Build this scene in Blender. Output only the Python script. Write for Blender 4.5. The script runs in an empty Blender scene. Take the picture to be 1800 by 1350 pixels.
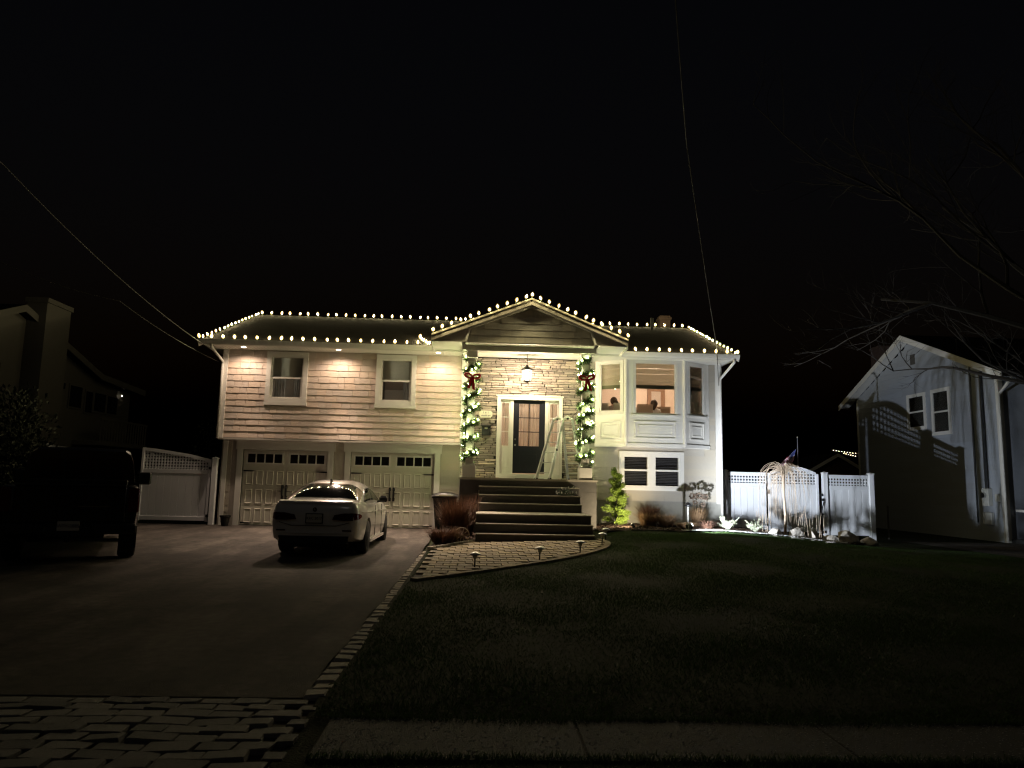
import bpy, bmesh, math, random
from mathutils import Vector, Matrix, Euler
from math import sin, cos, pi, radians, sqrt, atan2
random.seed(7)
SC = bpy.context.scene
COL = SC.collection

# ------------------------------------------------------------------ camera
cam_d = bpy.data.cameras.new('camera')
cam = bpy.data.objects.new('camera', cam_d); COL.objects.link(cam); SC.camera = cam
YAW, PITCH, ROLL = radians(2.3205), radians(7.6425), radians(1.2927)
fw = Vector((sin(YAW)*cos(PITCH), cos(YAW)*cos(PITCH), sin(PITCH)))
rt = Vector((cos(YAW), -sin(YAW), 0)); up = rt.cross(fw)
r2 = rt*cos(ROLL) + up*sin(ROLL); u2 = up*cos(ROLL) - rt*sin(ROLL)
mw = Matrix((r2, u2, -fw)).transposed().to_4x4(); mw.translation = (0.324, -21.533, 1.3505)
cam.matrix_world = mw
cam_d.sensor_fit = 'HORIZONTAL'; cam_d.sensor_width = 36.0; cam_d.lens = 36.0*1297.3/1800
cam_d.clip_start = 0.05; cam_d.clip_end = 2000

# ------------------------------------------------------------------ night sky and faint street glow
W = bpy.data.worlds.new('World'); SC.world = W; W.use_nodes = True
nt = W.node_tree; bg = nt.nodes['Background']
sky = nt.nodes.new('ShaderNodeTexSky'); sky.sky_type = 'NISHITA'; sky.sun_disc = False
SUN_EL, SUN_AZ = radians(55), radians(178)
sky.sun_elevation = radians(-3); sky.sun_rotation = SUN_AZ
nt.links.new(sky.outputs[0], bg.inputs[0]); bg.inputs[1].default_value = 0.022
sd = bpy.data.lights.new('sun', 'SUN'); sd.energy = 0.014; sd.angle = radians(12); sd.color = (1.0, 0.93, 0.82)
so = bpy.data.objects.new('sun', sd); COL.objects.link(so)
sdir = Vector((sin(SUN_AZ)*cos(SUN_EL), cos(SUN_AZ)*cos(SUN_EL), sin(SUN_EL)))
so.rotation_euler = sdir.to_track_quat('Z', 'Y').to_euler(); so.location = (0, -25, 30)

SC.render.engine = 'CYCLES'
SC.view_settings.view_transform = 'Standard'; SC.view_settings.look = 'None'
SC.view_settings.exposure = 0.5; SC.view_settings.gamma = 1.0; SC.view_settings.use_curve_mapping = False
SC.cycles.max_bounces = 6; SC.cycles.diffuse_bounces = 3; SC.cycles.glossy_bounces = 3
SC.cycles.transparent_max_bounces = 12; SC.cycles.use_denoising = True
SC.cycles.sample_clamp_indirect = 2.0; SC.cycles.light_sampling_threshold = 0.0; SC.cycles.filter_width = 1.25
SC.cycles.caustics_reflective = False; SC.cycles.caustics_refractive = False

# ------------------------------------------------------------------ materials
MATS = {}
def mat(name, col, rough=.6, metal=0, var=.12, scale=6, bump=0, bscale=80, rand=0, spec=.4, coat=0, trans=0, stretch=None, var2=0, scale2=.6):
    m = bpy.data.materials.new(name); m.use_nodes = True; MATS[name] = m
    t = m.node_tree; N = t.nodes; L = t.links
    b = N['Principled BSDF']
    b.inputs['Roughness'].default_value = rough; b.inputs['Metallic'].default_value = metal
    b.inputs['Specular IOR Level'].default_value = spec
    if coat: b.inputs['Coat Weight'].default_value = coat; b.inputs['Coat Roughness'].default_value = .04
    tc = N.new('ShaderNodeTexCoord'); co = tc.outputs['Object']
    if stretch:
        mp = N.new('ShaderNodeMapping'); mp.inputs['Scale'].default_value = stretch
        L.new(co, mp.inputs[0]); co = mp.outputs[0]
    ns = N.new('ShaderNodeTexNoise'); ns.inputs['Scale'].default_value = scale; ns.inputs['Detail'].default_value = 5
    L.new(co, ns.inputs['Vector'])
    def mul_add(src, k, base):
        a = N.new('ShaderNodeMath'); a.operation = 'MULTIPLY_ADD'; L.new(src, a.inputs[0])
        a.inputs[1].default_value = k
        if isinstance(base, float): a.inputs[2].default_value = base
        else: L.new(base, a.inputs[2])
        return a.outputs[0]
    v = mul_add(ns.outputs['Fac'], 2.4*var, 1-1.2*var)
    if var2:
        n2 = N.new('ShaderNodeTexNoise'); n2.inputs['Scale'].default_value = scale2; n2.inputs['Detail'].default_value = 3
        L.new(co, n2.inputs['Vector'])
        v0 = mul_add(n2.outputs['Fac'], 2.4*var2, -1.2*var2)
        ad = N.new('ShaderNodeMath'); ad.operation = 'ADD'; L.new(v, ad.inputs[0]); L.new(v0, ad.inputs[1]); v = ad.outputs[0]
    if rand:
        oi = N.new('ShaderNodeObjectInfo')
        v1 = mul_add(oi.outputs['Random'], 2*rand, -rand)
        ad = N.new('ShaderNodeMath'); ad.operation = 'ADD'; L.new(v, ad.inputs[0]); L.new(v1, ad.inputs[1]); v = ad.outputs[0]
    hs = N.new('ShaderNodeHueSaturation'); hs.inputs['Color'].default_value = (*col, 1)
    L.new(v, hs.inputs['Value'])
    if rand:
        s = mul_add(oi.outputs['Random'], .35, .85); L.new(s, hs.inputs['Saturation'])
    L.new(hs.outputs[0], b.inputs['Base Color'])
    if bump:
        n3 = N.new('ShaderNodeTexNoise'); n3.inputs['Scale'].default_value = bscale; n3.inputs['Detail'].default_value = 4
        L.new(co, n3.inputs['Vector'])
        bp = N.new('ShaderNodeBump'); bp.inputs['Strength'].default_value = bump; bp.inputs['Distance'].default_value = .02
        L.new(n3.outputs['Fac'], bp.inputs['Height']); L.new(bp.outputs[0], b.inputs['Normal'])
    if trans:
        tr = N.new('ShaderNodeBsdfTranslucent'); L.new(hs.outputs[0], tr.inputs[0])
        mx = N.new('ShaderNodeMixShader'); mx.inputs[0].default_value = trans
        L.new(b.outputs[0], mx.inputs[1]); L.new(tr.outputs[0], mx.inputs[2]); L.new(mx.outputs[0], N['Material Output'].inputs[0])
    return m
def emis(name, col, s):
    m = bpy.data.materials.new(name); m.use_nodes = True; MATS[name] = m
    t = m.node_tree; t.nodes.clear()
    e = t.nodes.new('ShaderNodeEmission'); e.inputs[0].default_value = (*col, 1); e.inputs[1].default_value = s
    o = t.nodes.new('ShaderNodeOutputMaterial'); t.links.new(e.outputs[0], o.inputs[0]); return m
def glass(name, tint=(1, 1, 1), refl=.08):
    m = bpy.data.materials.new(name); m.use_nodes = True; MATS[name] = m
    t = m.node_tree; t.nodes.clear(); N = t.nodes; L = t.links
    tr = N.new('ShaderNodeBsdfTransparent'); tr.inputs[0].default_value = (*tint, 1)
    gl = N.new('ShaderNodeBsdfGlossy'); gl.inputs['Roughness'].default_value = .01
    fr = N.new('ShaderNodeFresnel'); fr.inputs[0].default_value = 1.5
    ma = N.new('ShaderNodeMath'); ma.operation = 'MULTIPLY_ADD'; ma.inputs[1].default_value = .9; ma.inputs[2].default_value = refl-.04
    L.new(fr.outputs[0], ma.inputs[0])
    mx = N.new('ShaderNodeMixShader'); L.new(ma.outputs[0], mx.inputs[0]); L.new(tr.outputs[0], mx.inputs[1]); L.new(gl.outputs[0], mx.inputs[2])
    o = N.new('ShaderNodeOutputMaterial'); L.new(mx.outputs[0], o.inputs[0]); return m

mat('white', (.74, .72, .66), .45, var=.05, scale=3, bump=.05, bscale=40)
mat('vinyl', (.76, .77, .78), .4, var=.05, scale=2, var2=.05)
mat('siding', (.62, .52, .435), .6, var=.08, scale=10, bump=.3, bscale=45, rand=.06, stretch=(4, 1, .6))
mat('siding2', (.44, .40, .33), .6, var=.07, scale=10, bump=.25, bscale=45, rand=.05, stretch=(4, 1, .6))
mat('gable_sh', (.60, .57, .50), .65, var=.08, scale=8, rand=.1, bump=.2)
mat('greytrim', (.58, .56, .50), .55, var=.05)
mat('soffitgrey', (.50, .47, .41), .6, var=.05)
mat('roof', (.012, .010, .008), .95, var=.35, scale=40, bump=.6, bscale=120, var2=.2, rand=.25, spec=.1)
mat('stone', (.40, .35, .29), .8, var=.3, scale=9, bump=.8, bscale=40, rand=.45)
mat('mortar', (.05, .043, .036), .95)
mat('bluestone', (.085, .08, .072), .7, var=.2, scale=12, bump=.2)
mat('treadstone', (.36, .33, .27), .6, var=.15, scale=12, bump=.15)
mat('garage', (.68, .65, .55), .5, var=.05, scale=4, bump=.06, bscale=30)
mat('black', (.012, .012, .013), .35, var=.1)
mat('blackmatte', (.014, .013, .012), .75, var=.2)
mat('door', (.014, .016, .022), .35, var=.1, scale=30)
mat('darkpane', (.008, .009, .010), .06, var=.05, spec=.6)
mat('shade', (.66, .66, .57), .8, var=.06, scale=20, trans=.6)
mat('roman', (.62, .57, .42), .8, var=.06, scale=30, trans=.35)
mat('romanband', (.26, .25, .15), .8, var=.06)
mat('curtain', (.46, .44, .40), .85, var=.1, trans=.15)
mat('sheer', (.74, .64, .54), .85, var=.2, scale=5, trans=.5, stretch=(9, 1, .4))
mat('blind', (.28, .28, .28), .7)
mat('foundation', (.33, .32, .28), .85, var=.12, bump=.3)
mat('room', (.66, .56, .46), .8, var=.03)
mat('roomwhite', (.78, .74, .68), .7, var=.02)
mat('wood', (.20, .12, .07), .5, var=.25, scale=14, stretch=(1, 1, 6))
mat('tanfabric', (.36, .27, .20), .9, var=.1, scale=30)
mat('greyfabric', (.42, .37, .32), .9, var=.1, scale=30)
mat('skin', (.55, .36, .27), .6, var=.05)
mat('hair', (.05, .028, .016), .6, var=.5, scale=60, bump=.8, bscale=90)
mat('shirt', (.75, .73, .70), .85, var=.05)
mat('shirt2', (.36, .30, .27), .85, var=.05)
mat('alu', (.62, .62, .60), .32, metal=.85, var=.12, scale=30)
mat('orange', (.5, .48, .42), .5)
mat('steel', (.45, .45, .45), .3, metal=1)
mat('rakepaint', (.22, .20, .165), .6, var=.08)
mat('gold', (.55, .50, .38), .35, metal=.9)
mat('sign', (.72, .70, .55), .5, var=.04)
mat('asphalt', (.062, .053, .045), .88, var=.22, scale=26, bump=.6, bscale=160, var2=.75, scale2=1.0, spec=.25)
_t = MATS['asphalt'].node_tree; _N = _t.nodes; _L = _t.links
_hs = [n for n in _N if n.type == 'HUE_SAT'][0]; _old = _hs.inputs['Value'].links[0].from_socket
_tc = [n for n in _N if n.type == 'TEX_COORD'][0]
def _layer(scale, vec, lo, hi, a, b):   # worn streaks and stains multiplied over the asphalt
    global _old
    mp = _N.new('ShaderNodeMapping'); mp.inputs['Scale'].default_value = vec; _L.new(_tc.outputs['Object'], mp.inputs[0])
    ns = _N.new('ShaderNodeTexNoise'); ns.inputs['Scale'].default_value = scale; ns.inputs['Detail'].default_value = 6; _L.new(mp.outputs[0], ns.inputs['Vector'])
    mr = _N.new('ShaderNodeMapRange'); mr.inputs[1].default_value = lo; mr.inputs[2].default_value = hi; mr.inputs[3].default_value = a; mr.inputs[4].default_value = b
    _L.new(ns.outputs['Fac'], mr.inputs[0]); m = _N.new('ShaderNodeMath'); m.operation = 'MULTIPLY'
    _L.new(_old, m.inputs[0]); _L.new(mr.outputs[0], m.inputs[1]); _old = m.outputs[0]
_layer(1.3, (1.6, .35, 1), .46, .62, .80, 1.45)
_layer(3.1, (1, .7, 1), .62, .72, 1.0, .55)
_layer(9.0, (1, 1, 1), .35, .65, .75, 1.25)
_L.new(_old, _hs.inputs['Value'])
mat('paver', (.30, .255, .165), .85, var=.2, scale=14, bump=.5, bscale=60, rand=.16)
mat('cobble', (.22, .21, .195), .85, var=.28, scale=12, bump=.8, bscale=30, rand=.28)
mat('joint', (.055, .046, .036), .95, var=.3, scale=30)
mat('concrete', (.038, .038, .036), .8, var=.35, scale=90, bump=1.0, bscale=130, var2=.15)
mat('curbstone', (.46, .42, .35), .85, var=.25, scale=12, bump=.7, bscale=40, rand=.22)
mat('lawn', (.022, .027, .011), .95, var=.4, scale=8, bump=.8, bscale=60, var2=.35, scale2=.5, spec=.1)
mat('grass', (.062, .105, .034), .8, var=.35, scale=.9, spec=.15, trans=.25)
mat('mulch', (.045, .028, .018), .95, var=.5, scale=25, bump=1.0, bscale=40)
mat('chip', (.06, .036, .022), .9, var=.5, scale=20)
mat('rock', (.42, .38, .32), .85, var=.3, scale=6, bump=.9, bscale=14)
mat('pebble', (.70, .68, .64), .85, var=.4, scale=20, rand=.2)
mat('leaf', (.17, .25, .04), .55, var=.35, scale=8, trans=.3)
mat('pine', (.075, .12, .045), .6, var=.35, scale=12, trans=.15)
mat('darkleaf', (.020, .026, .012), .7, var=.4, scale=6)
mat('redgrass', (.12, .058, .034), .8, var=.5, scale=9, trans=.2)
mat('drygrass', (.30, .19, .10), .8, var=.4, scale=9, trans=.2)
mat('paleshrub', (.36, .38, .27), .8, var=.25, scale=9, trans=.15)
mat('dryflower', (.14, .10, .07), .9, var=.4, scale=25)
mat('twig', (.42, .33, .24), .8, var=.25, scale=20)
mat('bark', (.014, .012, .010), .9, var=.4, scale=14, bump=.8, bscale=30)
mat('ribbon', (.42, .010, .012), .45, var=.2, scale=10, spec=.5)
mat('carpaint', (.72, .71, .68), .28, var=.02, coat=1.0, spec=.5)
mat('truckpaint', (.006, .006, .007), .22, var=.02, coat=.6, spec=.5)
mat('tyre', (.012, .012, .012), .85, var=.15)
mat('rim', (.20, .20, .20), .35, metal=.9)
mat('tail', (.09, .004, .005), .12, var=.1, spec=.6, coat=.5)
mat('taildark', (.035, .006, .006), .12, var=.1, spec=.6, coat=.5)
mat('plate', (.60, .58, .50), .5, var=.03)
mat('ink', (.03, .035, .08), .6)
mat('chrome', (.6, .6, .6), .12, metal=1)
mat('brick', (.07, .045, .036), .9, var=.4, scale=12, bump=.5)
mat('bluesiding', (.37, .395, .43), .6, var=.08, scale=8, bump=.25, bscale=40, rand=.06)
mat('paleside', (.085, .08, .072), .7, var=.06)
mat('winedark', (.10, .035, .03), .6)
mat('flagred', (.45, .03, .05), .8); mat('flagwhite', (.75, .72, .78), .8); mat('flagblue', (.03, .04, .15), .8)
mat('cable', (.045, .042, .04), .6, var=.1)
mat('greencord', (.02, .04, .02), .6)
mat('socket', (.02, .05, .025), .5)
mat('plasticpale', (.55, .55, .5), .5)
glass('glass'); glass('lampglass', (1, .97, .9), .06)
emis('can', (1.0, .82, .62), 12)
emis('floodface', (.86, .93, 1.0), 15)
emis('spotface', (1.0, .86, .55), 12)
emis('roombulb', (1.0, .85, .65), 10)

def clear_glow(name, col, s):  # clear surface with emission added, a self-lit glow
    m = bpy.data.materials.new(name); m.use_nodes = True; MATS[name] = m
    t = m.node_tree; t.nodes.clear(); N = t.nodes; L = t.links
    e = N.new('ShaderNodeEmission'); e.inputs[0].default_value = (*col, 1); e.inputs[1].default_value = s
    tr = N.new('ShaderNodeBsdfTransparent'); ad = N.new('ShaderNodeAddShader'); o = N.new('ShaderNodeOutputMaterial')
    L.new(e.outputs[0], ad.inputs[0]); L.new(tr.outputs[0], ad.inputs[1]); L.new(ad.outputs[0], o.inputs[0]); return m
emis('bulb', (1.0, .84, .44), 400); emis('gbulb', (.92, 1.0, .46), 185); emis('tbulb', (1.0, .85, .6), 12); clear_glow('lanternbulb', (1.0, .86, .66), 6)
clear_glow('halo_shell', (1.0, .68, .18), .42); clear_glow('ghalo_shell', (.92, .98, .36), .32); clear_glow('lanternglass', (1.0, .80, .55), .55); clear_glow('thalo_shell', (1.0, .6, .25), .15)  # glowing skins stand in for bloom halos round bulbs and lantern

for _m in MATS.values():
    if any(n.type == 'EMISSION' for n in _m.node_tree.nodes): _m.cycles.emission_sampling = 'FRONT' if _m.name in ('bulb', 'gbulb') else 'NONE'   # elsewhere the lamps inside carry the light

# ------------------------------------------------------------------ mesh builder
class MB:
    def __init__(s): s.v = []; s.f = []
    def add(s, vs, fs):
        n = len(s.v); s.v += [tuple(p) for p in vs]; s.f += [tuple(i+n for i in f) for f in fs]; return s
    def box(s, x0, x1, y0, y1, z0, z1):
        return s.add([(x0,y0,z0),(x1,y0,z0),(x1,y1,z0),(x0,y1,z0),(x0,y0,z1),(x1,y0,z1),(x1,y1,z1),(x0,y1,z1)],
                     [(3,2,1,0),(4,5,6,7),(0,1,5,4),(1,2,6,5),(2,3,7,6),(3,0,4,7)])
    def bbox(s, x0, x1, y0, y1, z0, z1, b=.01):
        # box with chamfered edges
        bm = bmesh.new(); bmesh.ops.create_cube(bm, size=1)
        for v in bm.verts: v.co = ((x0+x1)/2+v.co.x*(x1-x0), (y0+y1)/2+v.co.y*(y1-y0), (z0+z1)/2+v.co.z*(z1-z0))
        bmesh.ops.bevel(bm, geom=list(bm.edges), offset=b, segments=1, affect='EDGES', profile=.5)
        bm.verts.index_update(); s.add([v.co[:] for v in bm.verts], [[v.index for v in f.verts] for f in bm.faces]); bm.free(); return s
    def obox(s, c, ax, ay, az):
        c = Vector(c); ax, ay, az = Vector(ax), Vector(ay), Vector(az); P = []
        for k in (-1, 1):
            for i, j in ((-1,-1),(1,-1),(1,1),(-1,1)): P.append(c+ax*i+ay*j+az*k)
        return s.add(P, [(3,2,1,0),(4,5,6,7),(0,1,5,4),(1,2,6,5),(2,3,7,6),(3,0,4,7)])
    def beam(s, a, b, w, h, upv=(0,0,1)):
        a, b = Vector(a), Vector(b); d = b-a; L = d.length; d.normalize(); u = Vector(upv)
        sd = d.cross(u)
        if sd.length < 1e-4: sd = d.cross(Vector((1,0,0)))
        sd.normalize(); u = sd.cross(d)
        return s.obox((a+b)/2, d*L/2, sd*w/2, u*h/2)
    def prism(s, poly, ax, a, b):
        # poly: list of 2d points in the plane perpendicular to ax, extruded a..b
        def p3(p, t):
            return {'x': (t, p[0], p[1]), 'y': (p[0], t, p[1]), 'z': (p[0], p[1], t)}[ax]
        n = len(poly); V = [p3(p, a) for p in poly]+[p3(p, b) for p in poly]
        F = [tuple(range(n)), tuple(range(2*n-1, n-1, -1))]+[(i, i+n, (i+1) % n+n, (i+1) % n) for i in range(n)]
        return s.add(V, F)
    def tube(s, pts, r, n=6, cap=True):
        pts = [Vector(p) for p in pts]; m = len(pts)
        rs = r if isinstance(r, (list, tuple)) else [r]*m
        V = []; F = []; ref = None
        for i, p in enumerate(pts):
            d = (pts[min(i+1, m-1)]-pts[max(i-1, 0)])
            if d.length < 1e-9: d = Vector((0,0,1))
            d.normalize()
            if ref is None: ref = d.orthogonal().normalized()
            ref = (ref-d*ref.dot(d))
            if ref.length < 1e-6: ref = d.orthogonal()
            ref.normalize(); q = d.cross(ref)
            for k in range(n):
                a = 2*pi*k/n; V.append(p+(ref*cos(a)+q*sin(a))*rs[i])
        for i in range(m-1):
            for k in range(n):
                F.append((i*n+k, i*n+(k+1) % n, (i+1)*n+(k+1) % n, (i+1)*n+k))
        if cap: F += [tuple(range(n-1, -1, -1)), tuple(range((m-1)*n, m*n))]
        return s.add(V, F)
    def lathe(s, prof, c=(0,0,0), n=16, axis='z'):
        V = []; F = []; m = len(prof)
        for r, h in prof:
            for k in range(n):
                a = 2*pi*k/n; p = (r*cos(a), r*sin(a), h)
                if axis == 'y': p = (p[0], p[2], p[1])
                if axis == 'x': p = (p[2], p[0], p[1])
                V.append((c[0]+p[0], c[1]+p[1], c[2]+p[2]))
        for i in range(m-1):
            for k in range(n): F.append((i*n+k, i*n+(k+1) % n, (i+1)*n+(k+1) % n, (i+1)*n+k))
        F += [tuple(range(n-1, -1, -1)), tuple(range((m-1)*n, m*n))]
        return s.add(V, F)
    def ball(s, c, r, nu=8, nv=5, sz=1):
        prof = [(max(1e-4, r*sin(pi*i/nv)), -r*sz*cos(pi*i/nv)) for i in range(nv+1)]
        return s.lathe(prof, c, nu)
    def mesh(s, name, m=None, smooth=False):
        me = bpy.data.meshes.new(name); me.from_pydata(s.v, [], s.f); me.update()
        if m: me.materials.append(MATS[m])
        if smooth: me.polygons.foreach_set('use_smooth', [True]*len(me.polygons))
        return me
def fixn(me):
    bm = bmesh.new(); bm.from_mesh(me); bmesh.ops.recalc_face_normals(bm, faces=bm.faces); bm.to_mesh(me); bm.free(); return me
def O(name, mb, m=None, parent=None, smooth=False, loc=None, rot=None, scale=None, fix=False):
    me = mb.mesh(name, m, smooth) if isinstance(mb, MB) else mb
    if fix: fixn(me)
    o = bpy.data.objects.new(name, me); COL.objects.link(o)
    if parent: o.parent = parent
    if loc: o.location = loc
    if rot: o.rotation_euler = rot
    if scale: o.scale = scale
    return o
def tag(o, label, cat, group=None):
    o['label'] = label; o['category'] = cat
    if group: o['group'] = group
    return o
def T(name, label, cat, loc=(0,0,0), rz=0, group=None):
    o = bpy.data.objects.new(name, None); COL.objects.link(o); o.location = loc; o.rotation_euler = (0,0,rz); o.empty_display_size = .2
    return tag(o, label, cat, group)
def struct(name, mb, m, smooth=False, kind='structure'):
    o = O(name, mb, m, smooth=smooth); o['kind'] = kind; return o
def dup(root, loc=None, rz=None, label=None, scale=None):
    def cp(o, par):
        c = o.copy(); COL.objects.link(c); c.parent = par
        for ch in o.children: cp(ch, c)
        return c
    r = cp(root, root.parent)
    if loc: r.location = loc
    if rz is not None: r.rotation_euler = (0,0,rz)
    if label: r['label'] = label
    if scale: r.scale = scale
    return r
def lamp(kind, name, parent, loc, power, col, target=None, angle=120, blend=.5, rad=.05):
    d = bpy.data.lights.new(name, kind); d.energy = power; d.color = col
    d.shadow_soft_size = rad
    if kind == 'SPOT': d.spot_size = radians(angle); d.spot_blend = blend
    o = bpy.data.objects.new(name, d); COL.objects.link(o); o.parent = parent; o.location = loc
    if target:
        v = Vector(target)-Vector(loc); o.rotation_euler = v.to_track_quat('-Z', 'Y').to_euler()
    return o
def interp(x, xs, ys):
    if x <= xs[0]: return ys[0]
    for i in range(1, len(xs)):
        if x <= xs[i]: return ys[i-1]+(ys[i]-ys[i-1])*(x-xs[i-1])/(xs[i]-xs[i-1])
    return ys[-1]
def sst(a, b, x):
    t = max(0., min(1., (x-a)/(b-a))); return t*t*(3-2*t)
def U(a, b): return random.uniform(a, b)
# ------------------------------------------------------------------ ground
def dz(y): return interp(y, [-17, -7, -4, -.3, 1], [-.12, -.12, -.08, 0, 0])
HX = [-.7, 1, 3, 4, 6.5, 8, 9.5, 11, 12.5, 30]; HZ = [-.03, .02, .10, .22, .22, .14, .0, -.1, -.16, -.2]
def gz(x, y):
    if x < -.72: return (dz(y)-.06) if x > -10.6 else -.14
    z = -.1+sst(-14, -2.5, y)*(interp(x, HX, HZ)+.1)
    return z-.03 if -17.42 < y < -16.72 else z
def axis(lo, hi, a, b, st):
    out = []; t = a
    while t <= b+1e-6: out.append(t); t += st
    e = st; t = b
    while t < hi: e *= 1.6; t += e; out.append(min(t, hi))
    e = st; t = a; pre = []
    while t > lo: e *= 1.6; t -= e; pre.append(max(t, lo))
    return pre[::-1]+out
gx = sorted(set(axis(-600, 600, -14, 22, .4)+[-.9, -.71, -.73, -10.59, -10.61])); gy = axis(-300, 900, -20, 12, .4)
V = [(x, y, gz(x, y)+(.012*sin(x*1.7)*cos(y*2.1) if x > -.5 and y < -2.5 else 0)) for y in gy for x in gx]
n = len(gx); F = [(j*n+i, j*n+i+1, (j+1)*n+i+1, (j+1)*n+i) for j in range(len(gy)-1) for i in range(n-1)]
struct('ground', MB().add(V, F), 'lawn', True)

V = []; F = []; xs = [-10.5, -8, -6, -4, -2, -.84]; ys = [-16.25+.5*i for i in range(33)]+[.12]
for y in ys:
    for x in xs: V.append((x+(.012*sin(y*3) if x == -.84 else 0), y, dz(y)))
for j in range(len(ys)-1):
    for i in range(len(xs)-1): k = j*len(xs)+i; F.append((k, k+1, k+1+len(xs), k+len(xs)))
struct('driveway', MB().add(V, F), 'asphalt')
struct('neighbour_driveway', MB().add([(13.2,-17,-.1),(16.9,-17,-.1),(16.9,1,-.15),(13.2,1,-.15)], [(0,1,2,3)]), 'asphalt')

def block_mesh(name, m, jit=.06, bev=.12):
    bm = bmesh.new(); bmesh.ops.create_cube(bm, size=1)
    for v in bm.verts: v.co += Vector((U(-jit, jit), U(-jit, jit), U(-jit, jit)*.5))
    bmesh.ops.bevel(bm, geom=list(bm.edges), offset=bev, segments=1, affect='EDGES', profile=.6)
    for v in bm.verts: v.co += Vector((U(-jit, jit), U(-jit, jit), U(-jit, jit)))*.3
    me = bpy.data.meshes.new(name); bm.to_mesh(me); bm.free(); me.materials.append(MATS[m]); return me

# cobbled apron of the drive
apron = struct('cobble_apron', MB().add([(-7,-18.6,-.15),(-.66,-18.6,-.15),(-.66,-16.24,-.125),(-7,-16.24,-.125)], [(0,1,2,3)]), 'joint')
cm = [block_mesh('cobble', 'cobble', .07, .055) for _ in range(10)]
y = -16.32; row = 0
while y > -18.3:
    d = U(.125, .15); x = -.72-(row % 2)*.12-U(0, .05)
    if row % 2: 
        O('cobble', random.choice(cm), parent=apron, loc=(-.73, y-d/2, -.137), rot=(U(-.03,.03), U(-.03,.03), U(-.05,.05)), scale=(.11, d-.025, .06))
        x -= .01
    while x > -4.6:
        w = U(.2, .29); x0 = x-w
        O('cobble', random.choice(cm), parent=apron, loc=((x+x0)/2, y-d/2+U(-.008,.008), -.139+U(-.007,.007)), rot=(U(-.04,.04), U(-.04,.04), U(-.06,.06)), scale=(w-U(.010,.022), d-U(.010,.022), .065))
        x = x0
    y -= d; row += 1
# granite block kerb along the drive
kerb = struct('granite_kerb', MB().box(-.84, -.65, -16.15, -5.9, -.28, -.125), 'joint')
km = [block_mesh('kerb_stone', 'curbstone', .05, .09) for _ in range(6)]
y = -5.95
while y > -16.1:
    d = U(.17, .23)
    O('kerb_stone', random.choice(km), parent=kerb, loc=(-.745+U(-.012,.012), y-d/2, dz(y)-.078+U(-.006,.008)), rot=(U(-.04,.04), U(-.05,.05), U(-.07,.07)), scale=(.16, d-.03, .2))
    y -= d
# sidewalk with exposed aggregate, joints between slabs
side = struct('sidewalk', MB().box(-.55, 30, -17.42, -16.72, -.2, -.112), 'joint')
x = -.55
while x < 12:
    O('sidewalk_slab', MB().bbox(x+.006, x+1.494, -17.42, -16.72, -.19, -.099, .006), 'concrete', side); x += 1.5
def pebbles(N, fn, smin, smax, seed=3):
    b = MB()
    for _ in range(N):
        px, py, pz = fn(); r = U(smin, smax); a = U(0, 6)
        q = [Vector((r*cos(a+k*2.1)*U(.7,1.2), r*.6*sin(a+k*2.1)*U(.7,1.2), U(-.1,.3)*r)) for k in range(3)]
        top = Vector((0, 0, r*.5)); p = Vector((px, py, pz))
        b.add([p+q[0], p+q[1], p+q[2], p+top], [(0,1,3),(1,2,3),(2,0,3)])
    return b
o = O('aggregate', pebbles(3000, lambda: (-.5+5.5*random.random()**1.2, U(-17.4,-16.74), -.099), .004, .010), 'pebble', side); o['kind'] = 'stuff'

# brick walkway
def wz(x, y): return gz(x, y)+.03
WP = [(-.60,-10.5),(-.60,-6.25),(.24,-4.66),(3.02,-4.66),(3.12,-5.3),(2.93,-6.1),(2.3,-7.25),(1.4,-8.35),(.4,-9.45)]
def inpoly(x, y, P):
    c = False; j = len(P)-1
    for i in range(len(P)):
        if (P[i][1] > y) != (P[j][1] > y) and x < (P[j][0]-P[i][0])*(y-P[i][1])/(P[j][1]-P[i][1])+P[i][0]: c = not c
        j = i
    return c
# base sheet follows the ground
b = MB()
for i in range(30):
    for j in range(40):
        x0, y0 = -.62+i*.13, -10.6+j*.15
        if inpoly(x0+.065, y0+.075, WP): b.add([(x0,y0,gz(x0,y0)+.016),(x0+.13,y0,gz(x0+.13,y0)+.016),(x0+.13,y0+.15,gz(x0+.13,y0+.15)+.016),(x0,y0+.15,gz(x0,y0+.15)+.016)], [(0,1,2,3)])
walk = struct('brick_walkway', b, 'joint')
pm = [block_mesh('paver', 'paver', .015, .035) for _ in range(4)]
row = 0; y = -4.68
while y > -10.6:
    D = .31; x = -.62-(row % 2)*.12
    while x < 3.3:
        w = .245; cx, cy = x+w/2, y-D/2
        if inpoly(cx, cy, WP) and inpoly(cx, cy-.1, WP) or (inpoly(cx, cy+.1, WP) and inpoly(cx+.05, cy, WP) and inpoly(cx-.06, cy, WP)):
            O('paver', random.choice(pm), parent=walk, loc=(cx, cy, wz(cx, cy)-.018+U(-.004,.004)), rot=(U(-.012,.012), U(-.012,.012), U(-.015,.015)), scale=(w-.016, D-.028, .06))
        x += w
    y -= D; row += 1
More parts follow.
